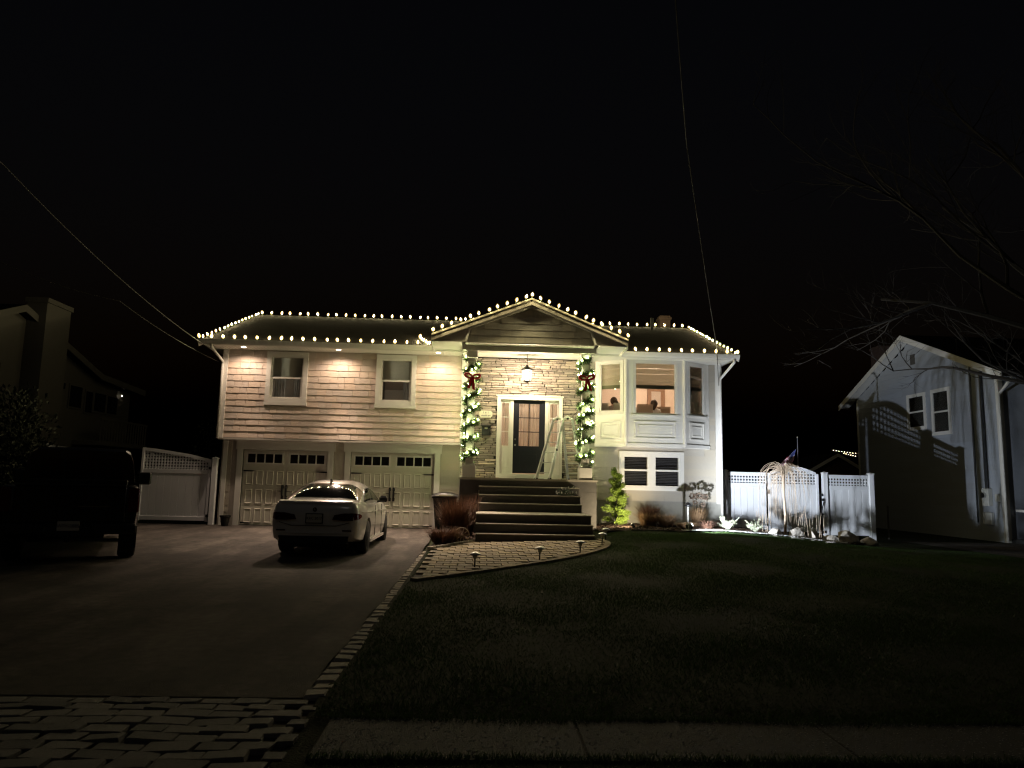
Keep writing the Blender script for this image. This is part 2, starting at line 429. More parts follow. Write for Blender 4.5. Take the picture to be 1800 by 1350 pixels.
# soldier course along the lawn edge
def along(P, st):
    out = []; acc = 0
    for a, b_ in zip(P[:-1], P[1:]):
        a, b_ = Vector(a), Vector(b_); L = (b_-a).length; t = acc
        while t < L: out.append((a+(b_-a)*t/L, (b_-a).normalized())); t += st
        acc = t-L
    return out
def smooth(P, k=3):
    for _ in range(k):
        Q = [P[0]]
        for a, b_ in zip(P[:-1], P[1:]):
            a, b_ = Vector(a), Vector(b_); Q += [tuple(a*.75+b_*.25), tuple(a*.25+b_*.75)]
        P = Q+[P[-1]]
    return P
edge = smooth([(3.09,-4.6),(3.16,-5.3),(2.97,-6.1),(2.33,-7.3),(1.42,-8.42),(.4,-9.52),(-.6,-10.6)])
for p, d in along(edge, .205):
    O('paver', random.choice(pm), parent=walk, loc=(p.x, p.y, wz(p.x, p.y)-.016), rot=(0, 0, atan2(d.y, d.x)), scale=(.19, .13, .065))
# narrow stone edging between walk and left bed
for p, d in along([(-.58,-6.2),(.24,-4.62)], .24):
    O('edging_stone', random.choice(km), parent=walk, loc=(p.x-.03, p.y+.05, wz(p.x, p.y)+.0), rot=(0,0,atan2(d.y, d.x)), scale=(.23, .09, .1))

# planting beds
bed = MB(); N = 26
BP = [(3.5,-.02),(3.5,-2.9),(4.6,-2.75),(5.6,-2.8),(6.8,-2.5),(7.8,-2.55),(8.8,-2.9),(9.8,-2.9),(10.6,-2.3),(11.2,-1.0),(11.3,.75),(7.45,.75),(7.45,-.02)]
for i in range(62):
    for j in range(30):
        x0, y0 = 3.45+i*.13, -3.1+j*.13
        if inpoly(x0+.065, y0+.065, BP):
            q = [(x0,y0),(x0+.13,y0),(x0+.13,y0+.13),(x0,y0+.13)]
            bed.add([(a, c, gz(a, c)+.035+.018*sin(a*9)*cos(c*11)) for a, c in q], [(0,1,2,3)])
struct('planting_bed', bed, 'mulch')
LB = [(-.62,-.9),(-.62,-6.1),(.22,-4.6),(.22,-1.9),(-.24,-1.9),(-.24,-.9)]
bed2 = MB()
for i in range(9):
    for j in range(54):
        x0, y0 = -.64+i*.1, -6.1+j*.1
        if inpoly(x0+.05, y0+.05, LB):
            q = [(x0,y0),(x0+.1,y0),(x0+.1,y0+.1),(x0,y0+.1)]
            bed2.add([(a, c, gz(a, c)+.04+.015*sin(a*9)*cos(c*11)) for a, c in q], [(0,1,2,3)])
struct('planting_bed', bed2, 'mulch')
def chips(N, P, x0, x1, y0, y1, m):
    b = MB(); k = 0
    while k < N:
        x, y = U(x0, x1), U(y0, y1)
        if not inpoly(x, y, P): continue
        k += 1; p = Vector((x, y, gz(x, y)+.04+U(0,.03))); a = U(0, pi); d = Vector((cos(a), sin(a), U(-.4,.4)))*U(.015,.045); e = Vector((-sin(a), cos(a), U(-.5,.5)))*U(.006,.014)
        b.add([p-d-e, p+d-e, p+d+e, p-d+e], [(0,1,2,3)])
    return b
struct('mulch_chips', chips(9000, BP, 3.5, 11.4, -3, .75, 'chip'), 'chip', kind='stuff')
struct('mulch_chips', chips(1500, LB, -.64, .24, -6.1, -.9, 'chip'), 'chip', kind='stuff')
o = struct('gravel_edging', pebbles(1500, lambda: (lambda x: (x, interp(x,[5.6,6.8,7.8,8.8,9.8],[-2.75,-2.5,-2.5,-2.85,-2.9])+U(-.16,.18), gz(x,-2.6)+.045))(U(5.5,9.6)), .015, .05), 'pebble', kind='stuff')

# grass blades over the lawn
b = MB(); k = 0
while k < 300000:
    q = random.random()
    x = U(-.66, 14) if q < .55 else (U(-.66, 6) if q < .85 else U(3, 9.5))
    y = -16.7+14.45*random.random()**(1.3 if random.random() < .6 else .6)
    if inpoly(x, y, BP) or inpoly(x, y, WP): continue
    if x < 3.3 and y > -4.7: continue
    if y > -2.2 and x < 11: continue
    pa = sin(x*2.3+y*.7)+sin(y*1.9-x*.6)+.8*sin(x*5.1)*sin(y*4.3)
    if pa < -1.3 and random.random() < .55: k += 1; continue
    k += 1; z = gz(x, y)-.004; a = U(0, 2*pi); h = U(.012, .034)*(1.25 if pa > .6 else 1); l = U(-.03, .03); w = U(.003, .006)
    b.add([(x-w*cos(a), y-w*sin(a), z), (x+w*cos(a), y+w*sin(a), z), (x+l, y+U(-.035,.02), z+h)], [(0,1,2)])
k = 0
while k < 14000:
    x, y = U(-.5, 9), U(-18.6, -17.45); k += 1; z = -.1; a = U(0, 2*pi); h = U(.015, .04); l = U(-.03, .03)
    b.add([(x-.004*cos(a), y-.004*sin(a), z), (x+.004*cos(a), y+.004*sin(a), z), (x+l, y+l*.6, z+h)], [(0,1,2)])
for _ in range(16000):   # ragged turf creeping over the pavement edges
    x = U(-.55, 12); e = random.random() < .5; y = (-17.42+abs(random.gauss(0, .035))) if e else (-16.72-abs(random.gauss(0, .035+.02*sin(x*3))))
    a = U(0, 2*pi); z = -.105; b.add([(x-.004*cos(a), y-.004*sin(a), z), (x+.004*cos(a), y+.004*sin(a), z), (x+U(-.03,.03), y+U(-.03,.03), z+U(.015,.045))], [(0,1,2)])
struct('grass', b, 'grass', kind='stuff')
# ------------------------------------------------------------------ the decorated house
H = T('house', 'beige split-level house with two garage doors, stone porch and roofline outlined in bulbs', 'house')
def wallbox(b, x0, x1, z0, z1, y0, y1, ops):
    xs = sorted({x0, x1, *[v for o in ops for v in o[:2]]}); zs = sorted({z0, z1, *[v for o in ops for v in o[2:]]})
    xs = [v for v in xs if x0 <= v <= x1]; zs = [v for v in zs if z0 <= v <= z1]
    for a, c in zip(xs[:-1], xs[1:]):
        for d, e in zip(zs[:-1], zs[1:]):
            mx, mz = (a+c)/2, (d+e)/2
            if not any(o[0] < mx < o[1] and o[2] < mz < o[3] for o in ops): b.box(a, c, y0, y1, d, e)
    return b
GL = (-6.46, -4.05, -.2, 2.135); GR = (-3.40, -.99, -.2, 2.135)
WA = (-5.882, -4.705, 3.412, 4.956); WB_ = (-2.747, -1.595, 3.412, 4.956)
DO = (.778, 2.694, 1.40, 3.866); BW = (4.374, 6.286, 1.222, 2.351)
def ins(w, l=.1, t=.1, b=.1): return (w[0]+l, w[1]-l, w[2]+b, w[3]-t)
lower = O('lower_wall', wallbox(MB(), -7.02, -.26, -.25, 2.44, 0, .18, [GL, GR]), 'siding2', H)
upper = O('upper_wall', wallbox(MB(), -7.10, -.28, 2.456, 5.04, -.235, .05, [ins(WA), ins(WB_)]), 'siding', H)
stonew = O('stone_wall', wallbox(MB(), -.255, 3.5, 1.2, 5.04, .02, .2, [DO]), 'mortar', H)
rightw = O('right_wall', wallbox(MB(), 3.505, 7.40, .92, 5.04, .012, .2, [ins(BW), (3.8, 6.95, 2.55, 4.95)]), 'siding2', H)
O('foundation', MB().box(3.505, 7.395, .03, .2, -.3, .92), 'foundation', H)
b = MB(); b.box(-7.09, -6.95, .06, 8.9, -.25, 5.1); O('left_side_wall', b, 'siding2', H)
b = MB(); b.box(7.25, 7.395, .21, 8.9, -.3, 5.1); O('right_side_wall', b, 'siding2', H)
O('back_wall', MB().box(-7.09, 7.395, 8.9, 9.1, -.3, 5.1), 'siding2', H)
b = MB(); b.prism([(.1, 5.08), (4.15, 6.72), (9.0, 5.08)], 'x', -7.08, -6.95); b.prism([(.1, 5.08), (4.15, 6.72), (9.0, 5.08)], 'x', 7.25, 7.39)
O('gable_end', b, 'siding2', H)
# floors and partitions indoors
b = MB(); b.box(-6.94, -.3, .06, 8.88, 2.47, 2.7); b.box(3.51, 7.24, .21, 8.88, 2.47, 2.7); O('upper_floor', b, 'wood', H)
O('inner_ceiling', MB().box(-6.94, 7.24, .21, 8.88, 5.045, 5.08), 'roomwhite', H)
b = MB(); b.box(-.3, -.2, .21, 8.88, 0, 5.04); b.box(3.42, 3.5, .21, 8.88, 0, 5.04); b.box(-.19, 3.41, 3.2, 3.3, .9, 5.04); b.box(-.19, 3.41, .21, 3.19, 1.35, 1.47); O('inner_wall', b, 'room', H)
bw = MB(); bw.box(3.51, 7.22, 4.1, 4.2, 2.7, 5.04); bw.box(7.225, 7.245, .21, 4.09, 2.7, 5.04); O('dining_back_wall', bw, 'room', H)

# --- siding shingles
unit = {}
def wedge(name, m):
    b = MB(); b.add([(0,-1,0),(1,-1,0),(1,0,0),(0,0,0),(0,-.3,1),(1,-.3,1),(1,0,1),(0,0,1)], [(3,2,1,0),(4,5,6,7),(0,1,5,4),(1,2,6,5),(2,3,7,6),(3,0,4,7)])
    return b.mesh(name, m)
def courses(par, name, me, x0, x1, z0, z1, y, ex, wmin, wmax, ops, th=.02, rag=.006, gap=.004):
    n = max(1, round((z1-z0)/ex)); e = (z1-z0)/n
    for r in range(n):
        za, zb = z0+r*e, z0+(r+1)*e; x = x0
        cuts = sorted([(o[0], o[1]) for o in ops if o[2] < zb-.4*e and o[3] > za+.4*e])
        segs = []; c = x0
        for a, d in cuts:
            if a > c: segs.append((c, a))
            c = max(c, d)
        if c < x1: segs.append((c, x1))
        for a, d in segs:
            x = a
            while x < d-.01:
                w = U(wmin, wmax)
                if d-x-w < wmin*.6: w = d-x
                rz = U(0, rag)
                O(name, me, parent=par, loc=(x+gap/2, y, za-rz), scale=(w-gap, th*U(.85,1.15), e+.012+rz))
                x += w
shm = wedge('shingle', 'siding')
courses(upper, 'shingle', shm, -7.0, -.285, 2.47, 5.0, -.236, .181, .17, .37, [WA, WB_], .030, .012, .008)
sbm = wedge('siding_board', 'siding2')
GLo = (-6.78, -3.93, -1, 2.44); GRo = (-3.52, -.80, -1, 2.44)
courses(lower, 'siding_board', sbm, -6.90, -.27, 0, 2.43, -.001, .185, .4, .9, [GLo, GRo], .016, .002)
courses(rightw, 'siding_board', sbm, 3.52, 7.24, .93, 2.44, .011, .187, .5, 1.4, [BW], .016, .001)
courses(rightw, 'siding_board', sbm, 7.08, 7.24, 2.46, 5.0, .011, .181, .5, 1.4, [], .016, .001)
# --- white corner boards and bands
b = MB(); b.box(-7.12, -6.985, -.285, -.236, 2.44, 5.02); b.box(-7.14, -7.09, -.28, .06, 2.44, 5.02); O('corner_board', b, 'white', H)
b = MB(); b.box(-7.02, -6.90, -.03, -.002, -.02, 2.44); O('corner_board', b, 'white', H)
b = MB(); b.box(7.25, 7.43, -.03, .01, .88, 5.02); b.box(7.397, 7.44, -.028, .25, .88, 5.02); O('corner_board', b, 'white', H)
b = MB(); b.box(-.28, -.10, -.29, -.02, 2.40, 5.0); O('corner_board', b, 'white', H)
O('corner_board', MB().box(-.262, -.20, -.06, .015, -.1, 2.40), 'white', H)
O('overhang_band', MB().box(-7.12, -.29, -.262, -.01, 2.40, 2.455), 'soffitgrey', H)

# --- double hung windows
def dhwindow(par, w, y, lab, curt):
    x0, x1, z0, z1 = w; f = MB()
    for a in ((x0, x0+.13, z0+.091, z1), (x1-.13, x1, z0+.091, z1), (x0+.13, x1-.13, z1-.13, z1), (x0-.02, x1+.02, z0, z0+.09)): f.box(a[0], a[1], y-.07, y+.02, a[2], a[3])
    f.box(x0+.13, x0+.165, y-.045, y+.10, z0+.1, z1-.13); f.box(x1-.165, x1-.13, y-.045, y+.10, z0+.1, z1-.13)
    f.box(x0+.165, x1-.165, y-.045, y+.10, z1-.165, z1-.13); f.box(x0+.13, x1-.13, y-.06, y+.10, z0+.09, z0+.2)
    o = O('window', f, 'white', par)
    gx0, gx1, gz0, gz1 = x0+.165, x1-.165, z0+.2, z1-.165; mid = (gz0+gz1)/2+.0
    s = MB(); s.box(gx0, gx1, y-.03, y+.02, mid-.025, mid+.025)
    s.box(gx0, gx0+.03, y-.02, y+.02, gz0, mid-.025); s.box(gx1-.03, gx1, y-.02, y+.02, gz0, mid-.025); s.box(gx0+.03, gx1-.03, y-.02, y+.02, gz0, gz0+.035)
    O('sash', s, 'white', o)
    O('pane', MB().box(gx0, gx1, y+.03, y+.034, mid, gz1), 'glass', o); O('pane', MB().box(gx0+.03, gx1-.03, y+.005, y+.009, gz0+.03, mid-.02), 'glass', o)
    O('shade', MB().box(gx0+.01, gx1-.01, y+.05, y+.056, mid-.02, gz1), 'shade', o)
    def cur(a, c):
        n = 26; V = []; 
        for i in range(n+1):
            t = i/n; xx = a+(c-a)*t; yy = y+.14+.018*sin(t*30)
            V += [(xx, yy, gz0-.3), (xx, yy, gz1)]
        O('curtain', MB().add(V, [(2*i, 2*i+2, 2*i+3, 2*i+1) for i in range(n)]), 'curtain', o, smooth=True)
    for a, c in curt: cur(gx0+(gx1-gx0)*a, gx0+(gx1-gx0)*c)
    return o
dhwindow(H, WA, -.236, '', [(0, .42), (.70, 1.0)])
dhwindow(H, WB_, -.236, '', [(0, .1), (.74, 1.0)])

lamp('POINT', 'bedroom_fill_light', H, (-3.7, .85, 4.8), 105, (1, .93, .78), rad=.15)  # added unseen lamp that brightens the window shades and curtains

# --- basement slider window
x0, x1, z0, z1 = BW; y = .0; f = MB()
for a in ((x0, x0+.11, z0, z1), (x1-.11, x1, z0, z1), (x0+.11, x1-.11, z1-.12, z1), (x0+.11, x1-.11, z0, z0+.10)): f.box(a[0], a[1], y-.05, y+.03, a[2], a[3])
xm = (x0+x1)/2; f.box(xm-.07, xm+.07, y-.04, y+.1, z0+.1, z1-.12)
for a, c in ((x0+.11, xm-.07), (xm+.07, x1-.11)):
    f.box(a, a+.05, y-.03, y+.08, z0+.1, z1-.12); f.box(c-.05, c, y-.03, y+.08, z0+.1, z1-.12); f.box(a+.05, c-.05, y-.03, y+.08, z1-.16, z1-.12); f.box(a+.05, c-.05, y-.03, y+.08, z0+.1, z0+.14)
bw_ = O('basement_window', f, 'white', H)
for a, c in ((x0+.16, xm-.12), (xm+.12, x1-.16)):
    mz = (z0+z1)/2+.02
    O('sash', MB().box(a, c, y-.025, y+.05, mz-.025, mz+.025), 'white', bw_)
    O('pane', MB().box(a, c, y+.055, y+.059, mz+.025, z1-.16), 'glass', bw_); O('pane', MB().box(a, c, y+.03, y+.034, z0+.14, mz-.025), 'glass', bw_)
    for k in range(18):
        t = z0+.15+k*(z1-z0-.32)/18
        O('blind_slat', MB().beam((a-.04, y+.12, t), (c+.04, y+.12, t), .035, .003, (0,-.5,1)), 'blind', bw_)
O('inner_liner', MB().box(x0+.05, x1-.05, y+.3, y+.32, z0, z1), 'blackmatte', bw_)

# --- garage doors
def gdoor(op):
    x0, x1, _, z1 = op; y = .10; z0 = 0.01; W = x1-x0
    d = O('garage_door', MB().box(x0-.03, x1+.03, y, y+.04, z0, z1+.03), 'garage', H)
    sec = (z1-z0)/4
    wins = [(x0+.10, x0+W/2-.10), (x0+W/2+.10, x1-.10)]
    slab = MB()
    for k in range(1, 4): pass
    for k in range(4):
        za, zb = z0+k*sec+.006, z0+(k+1)*sec-.006
        if k < 3:
            O('section', MB().box(x0, x1, y-.018, y-.002, za, zb), 'garage', d)
            n = 8; cw = (W-.1)/n
            for i in range(n):
                a = x0+.05+i*cw
                p = MB(); h0, h1 = za+.06, zb-.06; xa, xb = a+.045, a+cw-.045
                # raised moulding with sloping rim and flat field
                p.add([(xa,y-.019,h0),(xb,y-.019,h0),(xb,y-.019,h1),(xa,y-.019,h1),(xa+.012,y-.034,h0+.012),(xb-.012,y-.034,h0+.012),(xb-.012,y-.034,h1-.012),(xa+.012,y-.034,h1-.012),
                       (xa+.03,y-.022,h0+.03),(xb-.03,y-.022,h0+.03),(xb-.03,y-.022,h1-.03),(xa+.03,y-.022,h1-.03)],
                      [(0,1,5,4),(1,2,6,5),(2,3,7,6),(3,0,4,7),(4,5,9,8),(5,6,10,9),(6,7,11,10),(7,4,8,11),(8,9,10,11)])
                O('panel', p, 'garage', d)
        else:
            O('section', wallbox(MB(), x0, x1, za, zb, y-.018, y-.002, [(a, c, za+.15, zb-.10) for a, c in wins]), 'garage', d)
            for a, c in wins:
                fr = MB(); m0, m1 = za+.13, zb-.08
                fr.box(a-.03, c+.03, y-.034, y-.019, m1-.03, m1+.015); fr.box(a-.03, c+.03, y-.034, y-.019, m0-.015, m0+.03)
                pw = (c-a)/4
                for i in range(5): fr.box(a+i*pw-(.028 if i in (0,) else .016), a+i*pw+(.028 if i == 4 else .016), y-.034, y-.019, m0+.03, m1-.03)
                O('window_frame', fr, 'white', d)
                for i in range(4): O('window_pane', MB().box(a+i*pw+.016, a+(i+1)*pw-.016, y-.014, y-.008, m0+.03, m1-.03), 'darkpane', d)
    for s, xe in ((1, x0+.02), (-1, x1-.02)):
        for zz in (z1-sec-.07, z0+.06):
            L = .34; O('strap_hinge', MB().add([(xe,y-.045,zz-.022),(xe+s*L*.8,y-.045,zz-.014),(xe+s*L,y-.045,zz),(xe+s*L*.8,y-.045,zz+.014),(xe,y-.045,zz+.022),
                (xe,y-.03,zz-.022),(xe+s*L*.8,y-.03,zz-.014),(xe+s*L,y-.03,zz),(xe+s*L*.8,y-.03,zz+.014),(xe,y-.03,zz+.022)],
                [(0,1,2,3,4),(9,8,7,6,5),(0,5,6,1),(1,6,7,2),(2,7,8,3),(3,8,9,4),(4,9,5,0)]), 'black', d)
    xm = (x0+x1)/2
    for s in (-1, 1):
        hx = xm+s*.055
        m = MB().tube([(hx,y-.03,.80),(hx,y-.075,.83),(hx,y-.085,.95),(hx,y-.075,1.07),(hx,y-.03,1.10)], [.022,.024,.028,.024,.022], 8)
        m.bbox(hx-.035, hx+.035, y-.038, y-.018, .75, .85, .008); m.bbox(hx-.035, hx+.035, y-.038, y-.018, 1.05, 1.15, .008)
        m.box(hx, hx+s*.10, y-.036, y-.022, .965, .978)
        O('door_handle', m, 'black', d)
    # surround
    t = MB(); t.box(x0-.16, x0, -.04, .10, 0, z1); t.box(x1, x1+.16, -.04, .10, 0, z1); t.box(x0-.20, x1+.20, -.045, .10, z1, z1+.28); t.box(x0-.22, x1+.22, -.075, .0, z1+.235, z1+.262)
    O('garage_trim', t, 'white', H)
    O('rubber_seal', MB().box(x0, x1, y-.02, y+.03, -.004, .012), 'blackmatte', d)
gdoor(GL); gdoor(GR)

# --- stacked ledge stones
sm = [block_mesh('ledge_stone', 'stone', .05, .07) for _ in range(10)]
z = 1.48; STN = []
while z < 4.98:
    h = random.choice((.04, .05, .055, .065, .075, .09)); x = -.25+U(-.15, 0)
    cut = DO if z < 3.85 else None
    while x < 3.48:
        w = U(.12, .50); a, c = max(x, -.25), min(x+w, 3.49); x += w
        if cut:
            if a >= .70 and c <= 2.77: continue
            if a < .78 < c: c = .78
            elif a < 2.694 < c: a = 2.694
        if c-a < .05: continue
        STN.append(((c-a)*h, ((a+c)/2, -.012+U(-.032,.02), z+h/2), (U(-.08,.08), U(-.02,.02), U(-.05,.05)), (c-a-.014, .11, h-.013)))
    z += h
STN.sort(key=lambda s: -s[0]); fill = MB()
for k, (ar, lo, ro, sc) in enumerate(STN):
    if k < 300: O('ledge_stone', random.choice(sm), parent=stonew, loc=lo, rot=ro, scale=sc)
    else:
        me = random.choice(sm); M4 = Matrix.LocRotScale(Vector(lo), Euler(ro), Vector(sc))
        fill.add([M4 @ v.co for v in me.vertices], [tuple(p.vertices) for p in me.polygons])
if fill.v: o = O('small_ledge_stones', fill, 'stone', stonew); o['kind'] = 'stuff'

# --- front door, side lights, surround
x0, x1 = DO[0], DO[1]; z0, z1 = 1.506, 3.866; y = .02
f = MB(); f.box(x0, x0+.10, -.09, .12, z0, z1); f.box(x1-.10, x1, -.09, .12, z0, z1); f.box(x0+.10, x1-.10, -.09, .12, z1-.09, z1); f.box(x0-.03, x1+.03, -.11, -.02, z1+.002, z1+.035)
f.box(1.165, 1.262, -.01, .12, z0+.1, z1-.09); f.box(2.192, 2.29, -.01, .12, z0+.1, z1-.09); f.box(x0+.1, x1-.1, -.10, .12, z0-.03, z0+.11)
fr = O('door_surround', f, 'white', H)
lx0, lx1, lz0, lz1 = 1.264, 2.19, 1.64, 3.79
dl = O('front_door', wallbox(MB(), lx0, lx1, lz0, lz1, .045, .09, [(1.43, 2.025, 2.43, 3.67)]), 'door', H)
pn = MB()
for a in ((1.47, 1.985, 2.20, 2.225), (1.47, 1.985, 1.875, 1.90), (1.47, 1.495, 1.90, 2.20), (1.96, 1.985, 1.90, 2.20)): pn.box(a[0], a[1], .034, .046, a[2], a[3])
O('panel_moulding', pn, 'door', dl)
O('kick_panel', MB().box(1.515, 1.94, .038, .046, 1.92, 2.18), 'door', dl)
mu = MB(); mu.box(1.718, 1.737, .03, .085, 2.43, 3.67)
for zz in (2.843, 3.257): mu.box(1.43, 1.718, .031, .084, zz-.01, zz+.01); mu.box(1.737, 2.025, .031, .084, zz-.01, zz+.01)
O('muntin', mu, 'door', dl)
for i in range(2):
    for j in range(3): O('pane', MB().box((1.432, 1.738)[i], (1.717, 2.023)[i], .060, .064, 2.432+j*.414, 2.842+j*.414), 'glass', dl)
O('door_knob', MB().lathe([(.001,-.03),(.03,-.022),(.03,-.005),(.012,.0),(.012,.03)], (1.325, .0, 2.45), 12, 'y'), 'steel', dl)
O('deadbolt', MB().lathe([(.024,0),(.026,.03)], (1.325, .015, 2.62), 12, 'y'), 'steel', dl)
def sheer(par, a, c, zb, zt, y, k=40, amp=.02, m='sheer'):
    n = 40; V = []
    for i in range(n+1):
        t = i/n; xx = a+(c-a)*t; ph = sin(t*k)+.5*sin(t*k*2.3+1)
        V += [(xx, y+amp*ph, zb), (xx+.01*sin(t*9), y+amp*.5*ph, (zb+zt)/2), (xx, y+amp*.7*ph, zt)]
    F = []
    for i in range(n): F += [(3*i, 3*i+3, 3*i+4, 3*i+1), (3*i+1, 3*i+4, 3*i+5, 3*i+2)]
    return O('sheer_curtain', MB().add(V, F), m, par, smooth=True)
sheer(dl, 1.40, 1.74, 2.3, 3.72, .15, 17, .035); sheer(dl, 1.70, 2.06, 2.3, 3.72, .155, 21, .035)
for sx0, sx1 in ((.878, 1.165), (2.29, 2.594)):
    g0, g1 = sx0+.045, sx1-.04
    s = O('side_light', wallbox(MB(), sx0, sx1, z0+.11, z1-.09, .03, .09, [(g0, g1, 2.43, 3.68)]), 'white', H)
    m = MB()
    for zz in (2.845, 3.265): m.box(g0, g1, .025, .085, zz-.012, zz+.012)
    for a in ((g0-.025, g0, 2.40, 3.71), (g1, g1+.025, 2.40, 3.71), (g0, g1, 3.68, 3.71), (g0, g1, 2.40, 2.43)): m.box(a[0], a[1], .018, .03, a[2], a[3])
    for a in ((g0, g0+.02, 1.80, 2.28), (g1-.02, g1, 1.80, 2.28), (g0+.02, g1-.02, 2.26, 2.28), (g0+.02, g1-.02, 1.80, 1.82)): m.box(a[0], a[1], .021, .031, a[2], a[3])
    O('muntin', m, 'white', s)
    for j in range(3): O('pane', MB().box(g0, g1, .058, .062, 2.432+j*.42, 2.84+j*.42), 'glass', s)
    sheer(s, g0-.02, g1+.02, 2.35, 3.75, .13, 9, .025)
fl = lamp('POINT', 'foyer_light', H, (1.75, 1.6, 3.9), 75, (1, .78, .56), rad=.12)
O('foyer_lamp', MB().ball((1.75, 1.6, 4.2), .11, 10, 6), 'roombulb', H)

# --- porch floor, piers, steps
b = MB(); b.box(-.24, 3.48, -1.72, .015, 1.42, 1.475); O('porch_floor', b, 'treadstone', H)
b = MB(); b.box(-.21, 3.46, -1.68, -.01, 1.15, 1.42); b.box(-.21, .30, -1.685, -1.4, -.25, 1.15); b.box(2.95, 3.46, -1.685, -.05, -.25, 1.15); b.box(-.21, -.05, -1.4, -.02, -.25, 1.15)
O('porch_base', b, 'bluestone', H)
st = [(1.262, -1.72, -2.02, .31, 2.95), (1.05, -2.02, -2.31, .31, 2.95), (.84, -2.31, -2.60, .31, 2.95), (.63, -2.60, -4.02, .26, 2.98), (.42, -4.02, -4.31, .26, 2.98), (.21, -4.31, -4.60, .26, 2.98)]
for i, (z, yb, yf, xa, xb) in enumerate(st):
    s = O('step', MB().box(xa+.012, xb-.012, yf+.02, yb+(.02 if i else .03), -.15, z-.026), 'bluestone', H)
    O('tread', MB().bbox(xa, xb, yf, yb+.02, z-.026, z, .006), 'treadstone', s)

# --- porch columns
for cx in (.03, 3.16):
    c = O('porch_column', MB().box(cx-.105, cx+.105, -1.62, -1.41, 1.82, 4.70), 'white', H)
    m = MB(); m.bbox(cx-.175, cx+.175, -1.69, -1.34, 1.477, 1.80, .01); m.bbox(cx-.15, cx+.15, -1.665, -1.365, 1.80, 1.84, .012)
    O('plinth', m, 'white', c)
    m = MB(); m.bbox(cx-.13, cx+.13, -1.645, -1.385, 4.58, 4.62, .008); m.bbox(cx-.15, cx+.15, -1.665, -1.365, 4.72, 4.91, .008); O('capital', m, 'white', c)
    for s in (-1, 1): O('flute', MB().box(cx+s*.055-.018, cx+s*.055+.018, -1.628, -1.60, 1.95, 4.5), 'white', c)
# beam, pediment
b = MB(); b.box(-.24, 3.42, -1.74, -1.34, 4.91, 5.16); O('porch_beam', b, 'greytrim', H)
b = MB(); b.box(-.24, .06, -1.30, .0, 4.91, 5.14); b.box(3.12, 3.42, -1.30, .0, 4.91, 5.14); O('side_beam', b, 'white', H)
O('porch_ceiling', MB().box(-.23, 3.41, -1.335, -.005, 5.02, 5.05), 'white', H)
O('beam_moulding', MB().box(.19, 3.0, -1.765, -1.742, 4.895, 4.925), 'white', H)
ped = [(-.15, 5.08), (-.044, 5.46), (1.58, 6.10), (3.205, 5.46), (3.325, 5.08)]
pd = O('pediment', MB().prism(ped, 'y', -2.04, -1.9), 'gable_sh', H, fix=True)
gsm = wedge('gable_shingle', 'gable_sh')
def clipx(z):  # half-open range of the pediment at height z
    l = interp(z, [5.08, 5.46, 6.10], [-.15, -.044, 1.58]); r = interp(z, [5.08, 5.46, 6.10], [3.325, 3.205, 1.58]); return l, r
zz = 5.09
while zz < 5.98:
    l, r = clipx(zz+.16); x = l+.04
    while x < r-.06:
        w = min(U(.14, .30), r-.04-x); O('gable_shingle', gsm, parent=pd, loc=(x, -2.041, zz-U(0,.006)), scale=(w-.004, .02, .185)); x += w
    zz += .175
fr = MB()
ped2 = [(-.15, 5.065), (-.045, 5.44), (1.59, 6.06), (3.215, 5.44), (3.33, 5.065)]
for a, c in zip(ped2[:-1], ped2[1:]): fr.beam((a[0], -2.155, a[1]), (c[0], -2.155, c[1]), .05, .06, (0,-1,0))
O('pediment_trim', fr, 'white', H)

# --- roofs
RZ, EZ = 6.98, 5.06
def slab(b, p, q, r, s, t=.10):
    P = [Vector(v) for v in (p, q, r, s)]; n = (P[1]-P[0]).cross(P[3]-P[0]).normalized()
    if n.z < 0: n = -n
    b.add([v for v in P]+[v-n*t for v in P], [(0,1,2,3),(7,6,5,4),(0,4,5,1),(1,5,6,2),(2,6,7,3),(3,7,4,0)])
b = MB(); slab(b, (-7.54,-1.02,EZ+.03), (7.60,-1.02,EZ+.03), (7.60,4.15,RZ), (-7.54,4.15,RZ)); slab(b, (-7.54,4.15,RZ), (7.60,4.15,RZ), (7.60,9.7,EZ+.03), (-7.54,9.7,EZ+.03))
roof = O('main_roof', b, 'roof', H, fix=True)
# shingle courses on the front slope: thin overlapping strips
ang = math.atan2(RZ-EZ-.03, 5.17)
for k in range(30):
    t0 = k/30; y0 = -1.04+5.17*t0; z0_ = EZ+.03+(RZ-EZ-.03)*t0
    O('roof_course', MB().add([(-7.55,y0,z0_+.012),(7.61,y0,z0_+.012),(7.61,y0+.19,z0_+.012+.19*math.tan(ang)-.008),(-7.55,y0+.19,z0_+.012+.19*math.tan(ang)-.008),(-7.55,y0,z0_-.002),(7.61,y0,z0_-.002)],
      [(0,1,2,3),(4,5,1,0)]), 'roof', roof)
def pslope(s):  # porch gable slope, s=-1 left, +1 right
    xe = -1.06 if s < 0 else 4.20; xr = 1.59
    return [(xe, -2.2, 5.20), (xr, -2.2, 6.25), (xr, 2.9, 6.25), (xe, 2.9, 5.20)]
b = MB()
for s in (-1, 1): slab(b, *pslope(s), t=.07)
pr = O('porch_roof', b, 'roof', H, fix=True)
rk = MB(); rk2 = MB()
for s in (-1, 1):
    xe = -1.06 if s < 0 else 4.20
    rk.beam((xe, -2.215, 5.125), (1.59, -2.215, 6.175), .03, .12, (0,-1,0)); 
    rk2.beam((xe, -2.23, 5.19), (1.59, -2.23, 6.24), .05, .035, (0,-1,0))
rk = MB()
for s in (-1, 1):
    xe = -1.06 if s < 0 else 4.20
    rk.prism([(xe, 5.05), (1.59, 6.10), (1.59, 6.24), (xe, 5.19)], 'y', -2.235, -2.203)
